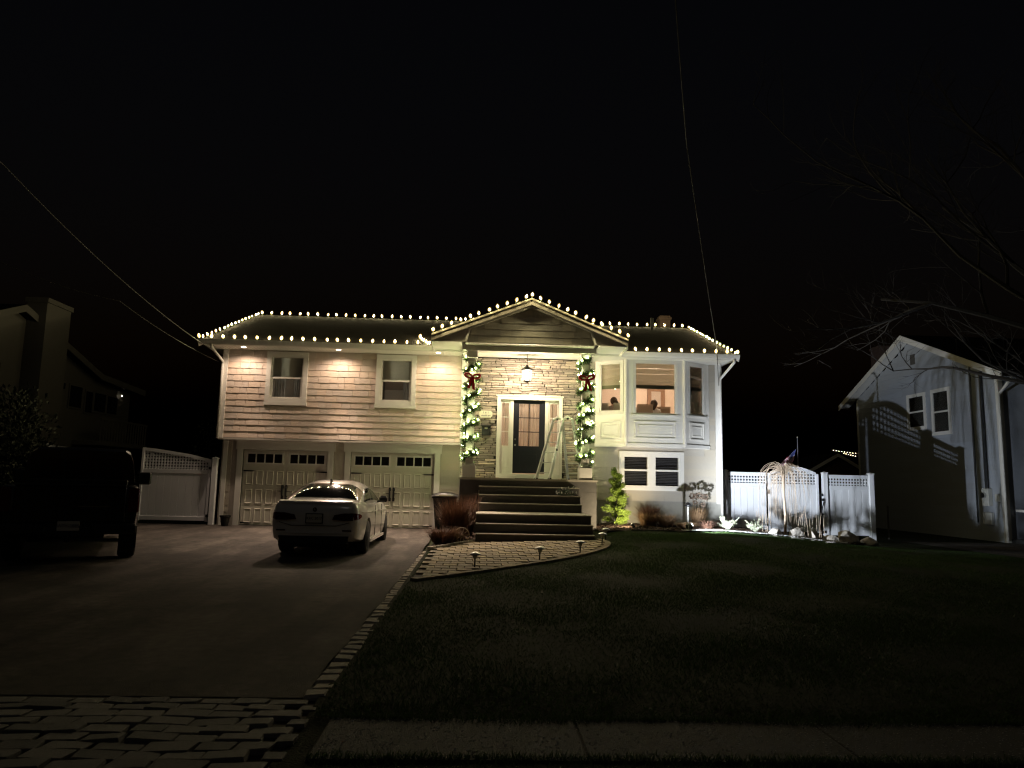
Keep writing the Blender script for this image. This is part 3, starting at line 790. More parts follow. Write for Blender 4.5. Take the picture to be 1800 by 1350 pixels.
O('rake_board', rk, 'rakepaint', H, fix=True)
rk = MB()
for s in (-1, 1):
    xe = -1.06 if s < 0 else 4.20
    rk.prism([(xe, 5.185), (1.59, 6.235), (1.59, 6.285), (xe, 5.235)], 'y', -2.26, -2.19)
O('drip_edge', rk, 'gold', H, fix=True)
# sloping rake soffit and level eave soffit
b = MB()
for s in (-1, 1):
    xe = -1.06 if s < 0 else 4.20
    b.add([(xe,-2.2,5.06),(1.59,-2.2,6.11),(1.59,-1.56,6.11),(xe,-1.56,5.06)], [(0,1,2,3)])
O('rake_soffit', b, 'soffitgrey', H)
O('eave_soffit', MB().box(-1.05, -.245, -2.19, -.3, 5.035, 5.055), 'white', H); O('eave_soffit', MB().box(3.425, 4.19, -2.19, .0, 5.035, 5.055), 'white', H)
b = MB(); b.box(-1.065, -1.045, -2.2, -1.0, 4.98, 5.17); b.box(4.185, 4.205, -2.2, -1.0, 4.98, 5.17); O('eave_fascia', b, 'white', H)
O('gable_wing', MB().prism([(-1.05, 5.058), (-.15, 5.058), (-.045, 5.43), (1.585, 6.07), (1.59, 6.095)], 'y', -2.14, -2.10), 'soffitgrey', H, fix=True)
O('gable_wing', MB().prism([(4.19, 5.058), (3.33, 5.058), (3.215, 5.43), (1.595, 6.07), (1.59, 6.095)], 'y', -2.14, -2.10), 'soffitgrey', H, fix=True)
O('beam_cap', MB().box(-.15, 3.33, -2.13, -1.745, 5.04, 5.072), 'soffitgrey', H)
# main soffit, fascia, gutters
for (xa, xb, ya, yb) in ((-7.50, -.29, -1.0, -.29), (3.43, 7.56, -1.0, .01), (-7.50, -7.15, -.29, 9.5), (7.45, 7.56, .01, 9.5)):
    sf = O('soffit', MB().box(xa, xb, ya, yb, 4.985, 5.0), 'white', H)
    if yb < 1:
        rb = MB(); x = xa+.1
        while x < xb: rb.box(x, x+.012, ya+.02, yb-.02, 4.979, 4.9845); x += .1
        rb = O('soffit_ribs', rb, 'white', sf); rb['kind'] = 'stuff'
O('fascia', MB().box(-7.52, -1.07, -1.025, -1.001, 4.97, 5.07), 'white', H); O('fascia', MB().box(4.21, 7.58, -1.025, -1.001, 4.97, 5.07), 'white', H)
def gutter(xa, xb):
    P = [(-.63, 5.07), (-.69, 5.07), (-.72, 5.11), (-.75, 5.175), (-.755, 5.20), (-.735, 5.20), (-.71, 5.13), (-.685, 5.09), (-.63, 5.09)]
    P = [(a-.40, c-.09) for a, c in P]
    O('gutter', MB().prism(P, 'x', xa, xb), 'white', H, fix=True)
gutter(-7.56, -1.0); gutter(4.24, 7.62)
for x in (-7.555, 7.615):
    b = MB(); b.prism([(-1.04, 4.92), (4.15, 6.83), (9.7, 4.95), (9.7, 5.10), (4.15, 6.985), (-1.04, 5.07)], 'x', x-.012, x+.012)
    O('rake_board', b, 'white', H, fix=True)
O('downspout', MB().tube([(-7.2,-1.08,4.99),(-7.2,-1.06,4.90),(-7.11,-.345,4.62),(-7.11,-.335,4.5),(-7.11,-.335,2.42)], .04, 8), 'white', H, smooth=True)
O('downspout', MB().tube([(7.48,-1.08,4.99),(7.48,-1.06,4.90),(7.38,-.10,4.55),(7.38,-.09,4.42),(7.38,-.09,.35)], .04, 8), 'white', H, smooth=True)
b = MB(); b.box(6.95, 7.35, 5.5, 5.9, 6.5, 7.75); b.box(6.91, 7.39, 5.46, 5.94, 7.6, 7.68); O('chimney', b, 'brick', H)
O('vent_pipe', MB().tube([(6.2,3.6,6.6),(6.2,3.6,7.2)], .05, 8), 'blackmatte', H)
O('soffit_return', MB().box(-1.044, -.246, -1.03, -1.001, 4.98, 5.034), 'white', H); O('soffit_return', MB().box(3.43, 4.184, -1.03, -1.001, 4.98, 5.034), 'white', H)
# recessed soffit lamps
for x in (-6.42, -3.77, -.95):
    c = O('soffit_lamp', MB().lathe([(.085,.0),(.10,-.006),(.10,.012)], (x, -.75, 4.985), 16), 'white', H)
    O('lens', MB().lathe([(.001,-.012),(.05,-.011),(.07,-.007)], (x, -.75, 4.985), 16), 'can', c)
    lamp('SPOT', 'soffit_lamp_light', H, (x, -.78, 4.96), 72, (1, .74, .55), (x, -.9, 0), 160, .6, .05)
    lamp('SPOT', 'soffit_lamp_beam', H, (x, -.78, 4.96), (450 if x < -6 else 1350), (1, .74, .56), (x+.5, -3.0, 0), 90, 1.0, .05)

# --- bay window
bayp = [(3.66, .0), (4.47, -.55), (6.18, -.55), (7.06, .0)]
BZ0, BZ1 = 2.46, 5.0
glz = [(.17, .83, 3.48, 4.90), (.26, 1.45, 3.41, 4.91), (.20, .80, 3.43, 4.89)]
bay = O('bay_window', MB().prism([(3.66,.2),(3.66,0),(4.47,-.55),(6.18,-.55),(7.06,0),(7.06,.2)], 'z', 2.455, 2.50), 'white', H, fix=True)
for k in range(3):
    p, q = Vector((*bayp[k], 0)), Vector((*bayp[k+1], 0)); d = (q-p); L = d.length; d.normalize(); nrm = Vector((d.y, -d.x, 0))
    g0, g1, z0, z1 = glz[k]
    def loc(b2):  # map builder coords (u, -out, z) to world
        m = MB(); m.f = b2.f; m.v = [tuple(p+d*v[0]-nrm*v[1]+Vector((0,0,v[2]))) for v in b2.v]; return m
    w = O('bay_wall', loc(wallbox(MB(), 0.004, L-.004, 2.502, BZ1, .0, .07, [(g0, g1, z0, z1)])), 'white', bay)
    t = MB()
    for a in ((g0-.07, g0-.012, z0-.06, z1+.07), (g1+.012, g1+.07, z0-.06, z1+.07), (g0-.012, g1+.012, z1+.012, z1+.07), (g0-.10, g1+.10, z0-.075, z0-.02)):
        t.box(a[0], a[1], -.022, -.001, a[2], a[3])
    t.box(g0-.11, g1+.11, -.045, -.022, z0-.05, z0-.02)
    O('window_casing', loc(t), 'white', bay)
    s = MB()
    for a in ((g0, g0+.03, z0, z1), (g1-.03, g1, z0, z1), (g0+.03, g1-.03, z1-.03, z1), (g0+.03, g1-.03, z0, z0+.03)): s.box(a[0], a[1], -.008, .05, a[2], a[3])
    O('sash', loc(s), 'white', bay)
    O('pane', loc(MB().box(g0+.03, g1-.03, .022, .026, z0+.03, z1-.03)), 'glass', bay)
    # roman shade in folds
    zb = 4.26; nf = 4; fh = (z1-zb)/nf
    for i in range(nf):
        O('shade_fold', loc(MB().add([(g0,.085,zb+i*fh),(g1,.085,zb+i*fh),(g1,.10,zb+(i+1)*fh-.004),(g0,.10,zb+(i+1)*fh-.004),(g0,.10,zb+i*fh),(g1,.10,zb+i*fh)], [(0,1,2,3),(4,5,1,0)])), 'roman', bay)
    O('shade_band', loc(MB().box(g0, g1, .08, .092, zb-.11, zb-.002)), 'romanband', bay)
    # apron panel mouldings
    pz0, pz1 = 2.70, 3.20; a0, a1 = g0+.0, g1-.0
    m = MB()
    def ring(a, c, e, f, w, y0, y1):
        for r in ((a, a+w, e, f), (c-w, c, e, f), (a+w, c-w, f-w, f), (a+w, c-w, e, e+w)): m.box(r[0], r[1], y0, y1, r[2], r[3])
    ring(a0, a1, pz0, pz1, .028, -.03, -.001); 
    iw = .10 if k == 1 else .09
    ring(a0+iw, a1-iw, pz0+.11, pz1-.11, .02, -.02, -.001)
    O('apron_moulding', loc(m), 'white', bay)
    O('apron_panel', loc(MB().box(a0+iw+.02, a1-iw-.02, -.008, -.001, pz0+.13, pz1-.13)), 'white', bay)
    O('base_trim', loc(MB().box(.0, L, -.03, -.001, 2.47, 2.56)), 'white', bay)
    O('head_trim', loc(MB().box(.0, L, -.03, -.001, 4.975, 4.998)), 'white', bay)
for (x, y) in bayp[1:3]: O('bay_post', MB().tube([(x, y-.0, 2.47), (x, y-.0, 4.99)], .055, 8), 'white', bay)
# room behind the bay
lamp('POINT', 'dining_light', H, (5.9, 2.0, 4.75), 135, (1, .74, .53), rad=.15)
for (x, y) in ((5.0, 1.6), (6.3, 1.8), (5.2, 3.2), (6.5, 3.4)): O('ceiling_light', MB().lathe([(.07,0),(.08,-.012),(.001,-.014)], (x, y, 5.04), 14), 'roombulb', H)
b = MB(); b.box(6.14, 6.28, 4.04, 4.099, 2.7, 4.66); b.box(6.62, 6.76, 4.04, 4.099, 2.7, 4.66); b.box(6.14, 6.76, 4.04, 4.099, 4.66, 4.78)
dr = O('inner_door_frame', b, 'wood', H)
O('inner_door', MB().box(6.28, 6.62, 4.06, 4.095, 2.7, 4.66), 'greyfabric', dr)
b = MB(); b.box(3.52, 7.2, 4.07, 4.099, 2.7, 2.85); b.box(3.52, 6.1, 4.08, 4.099, 3.7, 3.76); O('inner_trim', b, 'roomwhite', H)
# ------------------------------------------------------------------ roofline bulb strings
def bulb_mesh(name, m, r, l):
    prof = [(r*.45, 0), (r*.8, l*.18), (r, l*.38), (r*.92, l*.58), (r*.6, l*.82), (r*.05, l)]
    c, q, z0, z1 = r*.42, l*.45, l*.16, l*.78
    me = MB().add([(c,0,q),(0,c,q),(-c,0,q),(0,-c,q),(0,0,z1),(0,0,z0)], [(0,1,4),(1,2,4),(2,3,4),(3,0,4),(1,0,5),(2,1,5),(3,2,5),(0,3,5)])
    nc = len(me.f); me.lathe(prof, (0,0,0), 10); me = fixn(me.mesh(name, m, True))
    me.materials.append(MATS[{'bulb': 'halo_shell', 'gbulb': 'ghalo_shell', 'tbulb': 'thalo_shell'}[m]])
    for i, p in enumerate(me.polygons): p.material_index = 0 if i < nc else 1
    return me
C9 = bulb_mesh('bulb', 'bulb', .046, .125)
def string(label, pts, n, size=1.0, base=.03):
    P = [Vector(p) for p in pts]; Ls = [(b_-a).length for a, b_ in zip(P[:-1], P[1:])]; tot = sum(Ls)
    def at(s):
        for a, b_, L in zip(P[:-1], P[1:], Ls):
            if s <= L+1e-6: return a+(b_-a)*(s/L)
            s -= L
        return P[-1]
    root = T('bulb_string', label, 'light string', tuple(P[0]), group='warm white bulbs outlining the roof')
    cord = MB(); pos = []
    for i in range(n):
        s = tot*(i+.0)/(n-1) if n > 1 else 0
        s = min(tot, max(0, s+U(-.02, .02)))
        pos.append(at(s)-P[0])
    pts2 = []
    for a, b_ in zip(pos[:-1], pos[1:]): pts2 += [a, (a+b_)/2-Vector((0,0,U(.0,.012)))]
    cord.tube(pts2+[pos[-1]], .004, 4)
    for p in pos: cord.tube([p-Vector((0,0,.004)), p+Vector((0,0,base+.004))], .015, 6)
    O('cord', cord, 'greencord', root)
    for p in pos:
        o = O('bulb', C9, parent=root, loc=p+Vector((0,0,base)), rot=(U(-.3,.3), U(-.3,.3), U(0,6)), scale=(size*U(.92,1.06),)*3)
    return root
string('bulb string along the gutter above the two upper left windows', [(-7.52,-1.12,5.11),(-1.20,-1.12,5.11)], 21)
string('bulb string climbing the left gable rake of the house', [(-7.53,-.85,5.165),(-7.53,3.95,6.93)], 16, .72)
string('bulb string along the main ridge to the left of the porch gable', [(-7.45,4.15,7.0),(.3,4.15,7.0)], 25)
string('short tail of bulbs lying on the shingles beside the porch roof', [(-1.24,-.98,5.13),(-1.42,-.5,5.31),(-1.58,.1,5.53)], 6)
string('bulb string on the left slope of the porch gable', [(-1.02,-2.31,5.25),(1.42,-2.31,6.22)], 11)
string('bulb string from the peak down the right slope of the porch gable', [(1.59,-2.31,6.28),(4.20,-2.31,5.25)], 12)
string('bulb string along the main ridge to the right of the porch gable', [(3.2,4.15,7.0),(7.45,4.15,7.0)], 14)
string('bulb string down the right gable rake of the house', [(7.59,3.9,6.91),(7.59,-.85,5.165)], 15, .72)
string('bulb string along the gutter over the bay window', [(4.30,-1.12,5.11),(7.58,-1.12,5.11)], 11)

# ------------------------------------------------------------------ porch lantern
L0 = T('hanging_lantern', 'lit glass lantern hanging on a rod above the front door', 'lantern', (1.58, -.9, 5.02))
O('hanging_rod', MB().tube([(0,0,0),(0,0,-.36)], .008, 6), 'black', L0)
O('ceiling_plate', MB().lathe([(.06,0),(.055,-.02),(.015,-.03)], (0,0,0), 14), 'black', L0)
O('roof_cap', MB().lathe([(.02,-.33),(.05,-.39),(.17,-.47),(.175,-.485),(.02,-.48)], (0,0,0), 6), 'black', L0)
O('glass_body', MB().lathe([(.14,-.485),(.115,-.80)], (0,0,0), 6), 'lanternglass', L0)
fr = MB()
for k in range(6):
    a = 2*pi*k/6; fr.tube([(.145*cos(a), .145*sin(a), -.485), (.12*cos(a), .12*sin(a), -.80)], .007, 5)
for r, z in ((.146, -.49), (.121, -.80)):
    fr.tube([(r*cos(2*pi*k/6), r*sin(2*pi*k/6), z) for k in range(7)], .009, 5)
fr.lathe([(.12,-.80),(.10,-.82),(.02,-.85)], (0,0,0), 6)
O('cage', fr, 'black', L0)
O('lamp_bulb', MB().ball((0,0,-.63), .075, 10, 8, 1.35), 'lanternbulb', L0, smooth=True)
lamp('POINT', 'lantern_light', L0, (0,0,-.63), 165, (1, .76, .55), rad=.09)

# ------------------------------------------------------------------ garlands and bows on the columns
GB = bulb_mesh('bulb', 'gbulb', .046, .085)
def sprig(b, p, d, l, w):
    d = d.normalized(); s = d.cross(Vector((U(-1,1), U(-1,1), U(-1,1)))).normalized()*w
    b.add([p-s, p+s, p+d*l+s*.3, p+d*l-s*.3], [(0,1,2,3)])
def garland(cx, label, turns, ph, nb):
    root = T('garland', label, 'garland', (cx, -1.515, 1.88), group='lit garlands wound round the porch columns')
    fo = MB(); stem = []; Ht = 2.86; N = 900
    def pos(t, r=.175):
        a = ph+turns*2*pi*t; k = max(abs(cos(a)), abs(sin(a)))
        return Vector((r*cos(a)/k**.6, r*sin(a)/k**.6, Ht*t+.03*sin(t*40)))
    for i in range(N):
        t = i/N; p = pos(t, .165)
        if i % 6 == 0: stem.append(p)
        for _ in range(14):
            d = Vector((U(-1,1), U(-1,1), U(-.9,.7))); sprig(fo, p+Vector((U(-.03,.03), U(-.03,.03), U(-.04,.04))), d, U(.06, .15), U(.006, .012))
    O('foliage', fo, 'pine', root); O('stem', MB().tube(stem, .010, 5), 'bark', root)
    for i in range(nb):
        t = (i+.5)/nb+U(-.008,.008); p = pos(max(0,min(1,t)), U(.17, .235))+Vector((0,0,U(-.05,.05)))
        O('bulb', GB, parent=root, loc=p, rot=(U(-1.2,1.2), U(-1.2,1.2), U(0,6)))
garland(.03, 'lit pine garland wound round the left porch column', 7.3, 1.2, 74)
garland(3.16, 'lit pine garland wound round the right porch column beside the bay', 7.8, .3, 78)
def bow(cx, z, label, tilt):
    root = T('ribbon_bow', label, 'bow', (cx, -1.84, z), group='red ribbon bows on the garlands')
    root.rotation_euler = (0, tilt, 0); root.scale = (1.08,)*3
    for s in (-1, 1):
        V = []; n = 18
        for i in range(n+1):
            a = 2*pi*i/n; r = .085*(1-cos(a))*.5+.012
            x = s*(.012+.155*(1-cos(a))*.5); zz = .055*sin(a)+.045*(1-cos(a))*.5
            w = .035+.03*(1-cos(a))*.5
            V += [(x, -w-.0, zz), (x, w*.4, zz+.01)]
        lp = [(s*(.01+.10*(1-cos(2*pi*i/14))*.9), -.02, .05*sin(2*pi*i/14)+.04*(1-cos(2*pi*i/14))*.5) for i in range(15)]
        O('loop', MB().tube(lp, [.018+.014*sin(pi*i/14) for i in range(15)], 8), 'ribbon', root, smooth=True)
        V = []
        for i in range(9):
            t = i/8; V += [(s*(.01+.055*t)-.034, -.03-.015*sin(t*5), -.30*t), (s*(.01+.055*t)+.034, -.03-.015*sin(t*5+.6), -.30*t-(.035 if i == 8 and s > 0 else 0))]
        O('tail', MB().add(V, [(2*i, 2*i+1, 2*i+3, 2*i+2) for i in range(8)]), 'ribbon', root, smooth=True)
    O('knot', MB().ball((0,-.03,.0), .032, 10, 6), 'ribbon', root, smooth=True)
bow(.05, 4.16, 'red ribbon bow tied on the left column garland', .08)
bow(3.15, 4.20, 'red ribbon bow tied on the right column garland', -.1)

# ------------------------------------------------------------------ number plaque and letter box
def text(txt, size, m, parent, loc, rot, name='lettering', ext=.002, align='CENTER'):
    c = bpy.data.curves.new(name, 'FONT'); c.body = txt; c.size = size; c.align_x = align; c.align_y = 'CENTER'; c.extrude = ext; c.resolution_u = 2
    o = bpy.data.objects.new(name, c); COL.objects.link(o)
    me = bpy.data.meshes.new_from_object(o.evaluated_get(bpy.context.evaluated_depsgraph_get())); bpy.data.objects.remove(o)
    me.materials.clear(); me.materials.append(MATS[m])
    return O(name, me, None, parent, loc=loc, rot=rot)
S0 = T('house_number_plaque', 'pale notched house number plaque on the stone left of the door', 'plaque', (.45, -.09, 3.325))
w, h, c = .19, .10, .04
P = [(-w+c,-h),(w-c,-h),(w-c*.6,-h+c*.7),(w,-h+c),(w,h-c),(w-c*.6,h-c*.7),(w-c,h),(-w+c,h),(-w+c*.6,h-c*.7),(-w,h-c),(-w,-h+c),(-w+c*.6,-h+c*.7)]
O('plaque_board', MB().prism(P, 'y', -.012, .012), 'sign', S0, fix=True)
text('1 6 1', .085, 'ink', S0, (0, -.013, .045), (pi/2, 0, 0), 'number')
O('divider', MB().box(-.04, .04, -.015, -.012, -.004, .001), 'ink', S0)
mk = MB(); x = -.13
while x < .13:   # small unreadable script line
    if not (.03 < x < .045): mk.box(x, x+.006, -.015, -.012, -.06-U(0,.012), -.035+U(0,.016)); mk.box(x, x+.016, -.0148, -.0122, -.052, -.047)
    x += U(.014, .02)
O('script_line', mk, 'ink', S0)
M0 = T('letter_box', 'black wall letter box with an oval badge under the number plaque', 'letter box', (.47, -.13, 2.86))
O('body', MB().bbox(-.13, .13, -.07, .05, -.16, .11, .012), 'black', M0)
O('lid', MB().prism([(-.10,.10),(-.10,.115),(-.02,.155),(.05,.155),(.05,.10)], 'x', -.145, .145), 'black', M0, fix=True)
O('badge', MB().lathe([(.001,-.012),(.045,-.010),(.05,0)], (0,0,0), 18, 'y'), 'gold', M0, loc=(0,-.07,.05), scale=(1,1,.6))
O('paper_hook', MB().tube([(.13,-.02,.05),(.17,-.05,.05),(.17,-.08,.10)], .006, 5), 'black', M0)

# ------------------------------------------------------------------ folding ladder on the porch
LD = T('folding_ladder', 'aluminium folding ladder standing on the porch in front of the door', 'ladder', (2.52, -.85, 1.475))
wv = Vector((.17, -.20, 0))
def side(bot, top, tagname):
    bot, top = Vector(bot), Vector(top); nr = 6
    for s in (-1, 1):
        k = 1.0; kt = .72
        a, c = bot+wv*s*k, top+wv*s*kt; m = a+(c-a)*.48
        r = O('rail', MB().beam(a, m, .09, .034, wv), 'alu', LD)
        O('rail', MB().beam(m-(c-a)*.12, c, .075, .04, wv), 'alu', LD)
        O('foot', MB().obox(a+Vector((0,0,.02)), (.05,0,0), (0,.03,0), (0,0,.02)), 'black', LD)
        O('lock_tab', MB().obox(m+wv.normalized()*s*.03, (.02,0,0), (0,.02,0), (0,0,.03)), 'black', LD)
    for i in range(nr):
        t = (i+.65)/nr; p = bot+(top-bot)*t; ww = wv*(1+(.72-1)*t)
        O('rung', MB().beam(p-ww, p+ww, .04, .032), 'alu', LD)
side((-.44, .0, 0), (-.03, .0, 1.70), 'l'); side((.46, .02, 0), (.22, .02, 1.70), 'r')
for s in (-1, 1):
    O('hinge', MB().tube([Vector((-.03,0,1.68))+wv*s*.72, Vector((.09,.01,1.75))+wv*s*.72, Vector((.22,.02,1.68))+wv*s*.72], [.035,.045,.035], 8), 'plasticpale', LD)
    O('hinge_lock', MB().lathe([(.03,-.02),(.04,0),(.03,.02)], (0,0,0), 10, 'y'), 'black', LD, loc=Vector((.09,.01,1.70))+wv*s*.78)

# tangled spare bulbs on the upper steps
TB = T('spare_bulb_tangle', 'dark tangle of unlit spare bulbs left on the right of the steps', 'light string', (2.55, -2.2, 1.06))
pts = [Vector((.28*sin(i*.9)*cos(i*.37), -.12+.10*cos(i*1.3), max(.01, .10+.12*sin(i*.71)*(1-i/60)))) for i in range(46)]
O('cord', MB().tube(pts, .007, 5), 'socket', TB)
for i in range(2, 46, 3): O('bulb', MB().ball(pts[i]+Vector((0,0,.01)), .018, 6, 4, 1.6), 'plasticpale', TB)

# door mat
tag(O('door_mat', MB().bbox(1.33, 2.13, -.62, -.14, 1.476, 1.492, .004), 'blackmatte'), 'dark mat on the porch floor at the front door', 'mat')

# ------------------------------------------------------------------ inside the bay
def chair(label, loc, rz, m):
    r = T('dining_chair', label, 'chair', loc, rz, 'upholstered chairs around the dining table')
    O('seat', MB().bbox(-.23, .23, -.23, .23, .40, .50, .03), m, r)
    O('backrest', MB().prism([(.19,.46),(.25,.46),(.31,1.02),(.29,1.08),(.24,1.06),(.19,.6)], 'x', -.23, .23), m, r, fix=True)
    for sx in (-1, 1):
        for sy in (-1, 1): O('leg', MB().tube([(sx*.20, sy*.19, 0), (sx*.20, sy*.19, .41)], [.016, .024], 6), 'wood', r)
    return r
FZ = 2.701
chair('tan dining chair with its back to the middle bay pane', (5.21, .55, FZ), pi, 'tanfabric')
chair('grey dining chair in front of the ponytailed person in the left bay pane', (4.42, .42, FZ), pi+.15, 'greyfabric')
chair('grey dining chair showing only its top at the left edge of the left bay pane', (3.93, .55, FZ), pi-.2, 'greyfabric')
chair('tan dining chair on the far right of the middle bay pane', (6.28, 1.3, FZ), -pi/2-.3, 'tanfabric')
chair('tan dining chair between the person in white and the farthest right chair', (5.98, 1.15, FZ), pi-.3, 'tanfabric')
tb = T('dining_table', 'wooden dining table inside the bay behind the chairs', 'table', (5.1, 1.35, FZ))
O('table_top', MB().bbox(-1.1, 1.1, -.45, .45, .72, .76, .01), 'wood', tb)
for sx in (-1, 1):
    for sy in (-1, 1): O('leg', MB().tube([(sx*1.0, sy*.38, 0), (sx*1.0, sy*.38, .72)], [.025, .035], 6), 'wood', tb)
fb = T('white_bundle', 'plain white bundle on the dining table behind the tan chair', 'bundle', (5.22, 1.15, FZ+.761))  # plain block standing in for an unidentified white shape
O('bundle_body', block_mesh('bundle_body', 'shirt', .08, .15), None, fb, loc=(0,0,.15), scale=(.5,.35,.3))
O('bundle_top', MB().ball((0,0,.33), .06, 8, 5), 'shirt', fb)

def person(label, loc, rz, lean, shirt, pony):
    r = T('person', label, 'person', loc, rz, 'people sitting at the dining table')
    J = {'pel': (0,0,.50), 'sp': (0,lean*.3,.72), 'ch': (0,lean*.7,.95), 'nk': (0,lean*.95,1.10), 'hd': (0,lean*1.1-.01,1.19), 'tp': (0,lean*1.2-.01,1.30),
         'shl': (-.17,lean*.75,1.02), 'ell': (-.22,lean*.75-.10,.78), 'wrl': (-.14,lean*.8-.30,.78), 'fl': (-.12,lean*.8-.37,.785),
         'shr': (.17,lean*.75,1.02), 'elr': (.22,lean*.75-.10,.78), 'wrr': (.14,lean*.8-.30,.78), 'fr': (.12,lean*.8-.37,.785),
         'hl': (-.10,-.02,.50), 'kl': (-.12,-.42,.50), 'al': (-.12,-.42,.08), 'tl': (-.12,-.56,.03), 'hr': (.10,-.02,.50), 'kr': (.12,-.42,.50), 'ar': (.12,-.42,.08), 'tr': (.12,-.56,.03)}
    R = dict(pel=.15, sp=.13, ch=.145, nk=.055, hd=.085, tp=.075, shl=.06, ell=.042, wrl=.03, fl=.03, shr=.06, elr=.042, wrr=.03, fr=.03, hl=.085, kl=.065, al=.045, tl=.04, hr=.085, kr=.065, ar=.045, tr=.04)
    E = ['pel sp','sp ch','ch nk','nk hd','hd tp','ch shl','shl ell','ell wrl','wrl fl','ch shr','shr elr','elr wrr','wrr fr','pel hl','hl kl','kl al','al tl','pel hr','hr kr','kr ar','ar tr']
    ks = list(J); me = bpy.data.meshes.new('body'); me.from_pydata([J[k] for k in ks], [[ks.index(a) for a in e.split()] for e in E], [])
    o = bpy.data.objects.new('body', me); COL.objects.link(o)
    sk = o.modifiers.new('s', 'SKIN'); ss = o.modifiers.new('u', 'SUBSURF'); ss.levels = 1
    for i, k in enumerate(ks):
        d = me.skin_vertices[0].data[i]; d.radius = (R[k], R[k]*(.75 if k in ('ch','sp','pel') else 1)); d.use_root = (k == 'pel')
    bpy.context.view_layer.update()
    m2 = bpy.data.meshes.new_from_object(o.evaluated_get(bpy.context.evaluated_depsgraph_get())); bpy.data.objects.remove(o)
    m2.materials.clear()
    for n in (shirt, 'skin', 'black'): m2.materials.append(MATS[n])
    for p in m2.polygons:
        c = p.center; p.use_smooth = True
        p.material_index = 1 if c.z > 1.08 or (c.y < lean*.8-.27 and c.z > .70) else (2 if c.z < .56 else 0)
    bo = O('body', m2, None, r)
    hd = Vector(J['hd']); hb = MB().ball(hd+Vector((0,.025,.05)), .112, 12, 8, 1.12)
    if pony: hb.tube([hd+Vector((0,.11,.08)), hd+Vector((-.05,.17,.02)), hd+Vector((-.12,.19,-.12)), hd+Vector((-.16,.17,-.22))], [.035,.045,.04,.01], 8)
    else: hb.tube([hd+Vector((0,.06,.06)), hd+Vector((.02,.10,-.05)), hd+Vector((.03,.10,-.16))], [.09,.075,.02], 8)
    O('hair', hb, 'hair', r, smooth=True)
    O('nose', MB().ball(hd+Vector((0,-.10,.0)), .018, 6, 4), 'skin', r, smooth=True)
    for s in (-1, 1):
        O('ear', MB().ball(hd+Vector((s*.088,.0,.01)), .022, 6, 4), 'skin', r); O('eye', MB().ball(hd+Vector((s*.033,-.082,.03)), .011, 6, 4), 'black', r)
    O('mouth', MB().ball(hd+Vector((0,-.085,-.04)), .018, 6, 4, .35), 'ribbon', r)
person('person with long brown ponytail sitting in the left bay pane', (4.34, .62, FZ-.04), pi, -.05, 'shirt2', True)
person('dark haired person in a white top sitting in the middle bay pane', (5.60, .75, FZ-.08), pi, -.03, 'shirt', False)

XT = T('christmas_tree', 'lit indoor christmas tree with red baubles behind the right bay pane', 'christmas tree', (6.85, .95, FZ))
XT.scale = (1, 1, 1.09)
O('trunk', MB().tube([(0,0,0),(0,0,1.6)], [.03,.01], 6), 'bark', XT)
fo = MB()
for i in range(4200):
    t = random.random()**.7; z = .25+1.48*t; rr = .30*(1-t)+.03; a = U(0, 2*pi); q = rr*sqrt(U(.2,1)); p = Vector((q*cos(a), q*sin(a), z))
    sprig(fo, p, Vector((cos(a), sin(a), U(-.5,.3))), U(.05,.10), .008)
O('crown', fo, 'pine', XT)
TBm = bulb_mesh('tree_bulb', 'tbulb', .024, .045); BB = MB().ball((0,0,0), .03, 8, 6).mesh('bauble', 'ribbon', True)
for i in range(90):
    t = (i+.5)/90; a = i*2.4; rr = .30*(1-t)+.05
    O('tree_bulb', TBm, parent=XT, loc=(rr*cos(a), rr*sin(a), .3+1.44*t))
for i in range(34):
    t = (i+.5)/34; a = i*2.0+1; rr = .30*(1-t)+.05; O('bauble', BB, parent=XT, loc=(rr*cos(a), rr*sin(a), .28+1.42*t))
for i, (x, y) in enumerate(((4.35, 1.9), (4.62, 2.0))):
    pl = T('pendant_lamp', ('left', 'right')[i]+' glowing globe pendant of the pair in the left bay pane', 'pendant lamp', (x, y, 5.04))
    O('cord', MB().tube([(0,0,0),(0,0,-.5)], .006, 5), 'black', pl); O('globe', MB().ball((0,0,-.55), .055, 10, 7), 'roombulb', pl, smooth=True)
# ------------------------------------------------------------------ vehicles
def catmull(rows, k):
    out = []; n = len(rows)
    for i in range(n-1):
        p0, p1, p2, p3 = rows[max(i-1,0)], rows[i], rows[i+1], rows[min(i+2,n-1)]
        for j in range(k):
            t = j/k
            out.append([.5*((2*b_)+(-a+c)*t+(2*a-5*b_+4*c-d)*t*t+(-a+3*b_-3*c+d)*t**3) for a, b_, c, d in zip(p0, p1, p2, p3)])
    out.append(list(rows[-1])); return out
def ringloft(sts, prof):
    b = MB(); V = []; m = None
    for s in sts:
        half = prof(*s); ring = half+[(-y, z) for y, z in half[-2:0:-1]]; m = len(ring)
        V += [(s[0], y, z) for y, z in ring]
    F = []
    for i in range(len(sts)-1):
        for k in range(m): F.append((i*m+k, i*m+(k+1) % m, (i+1)*m+(k+1) % m, (i+1)*m+k))
    F += [tuple(range(m-1, -1, -1)), tuple(range((len(sts)-1)*m, len(sts)*m))]
    return b.add(V, F)
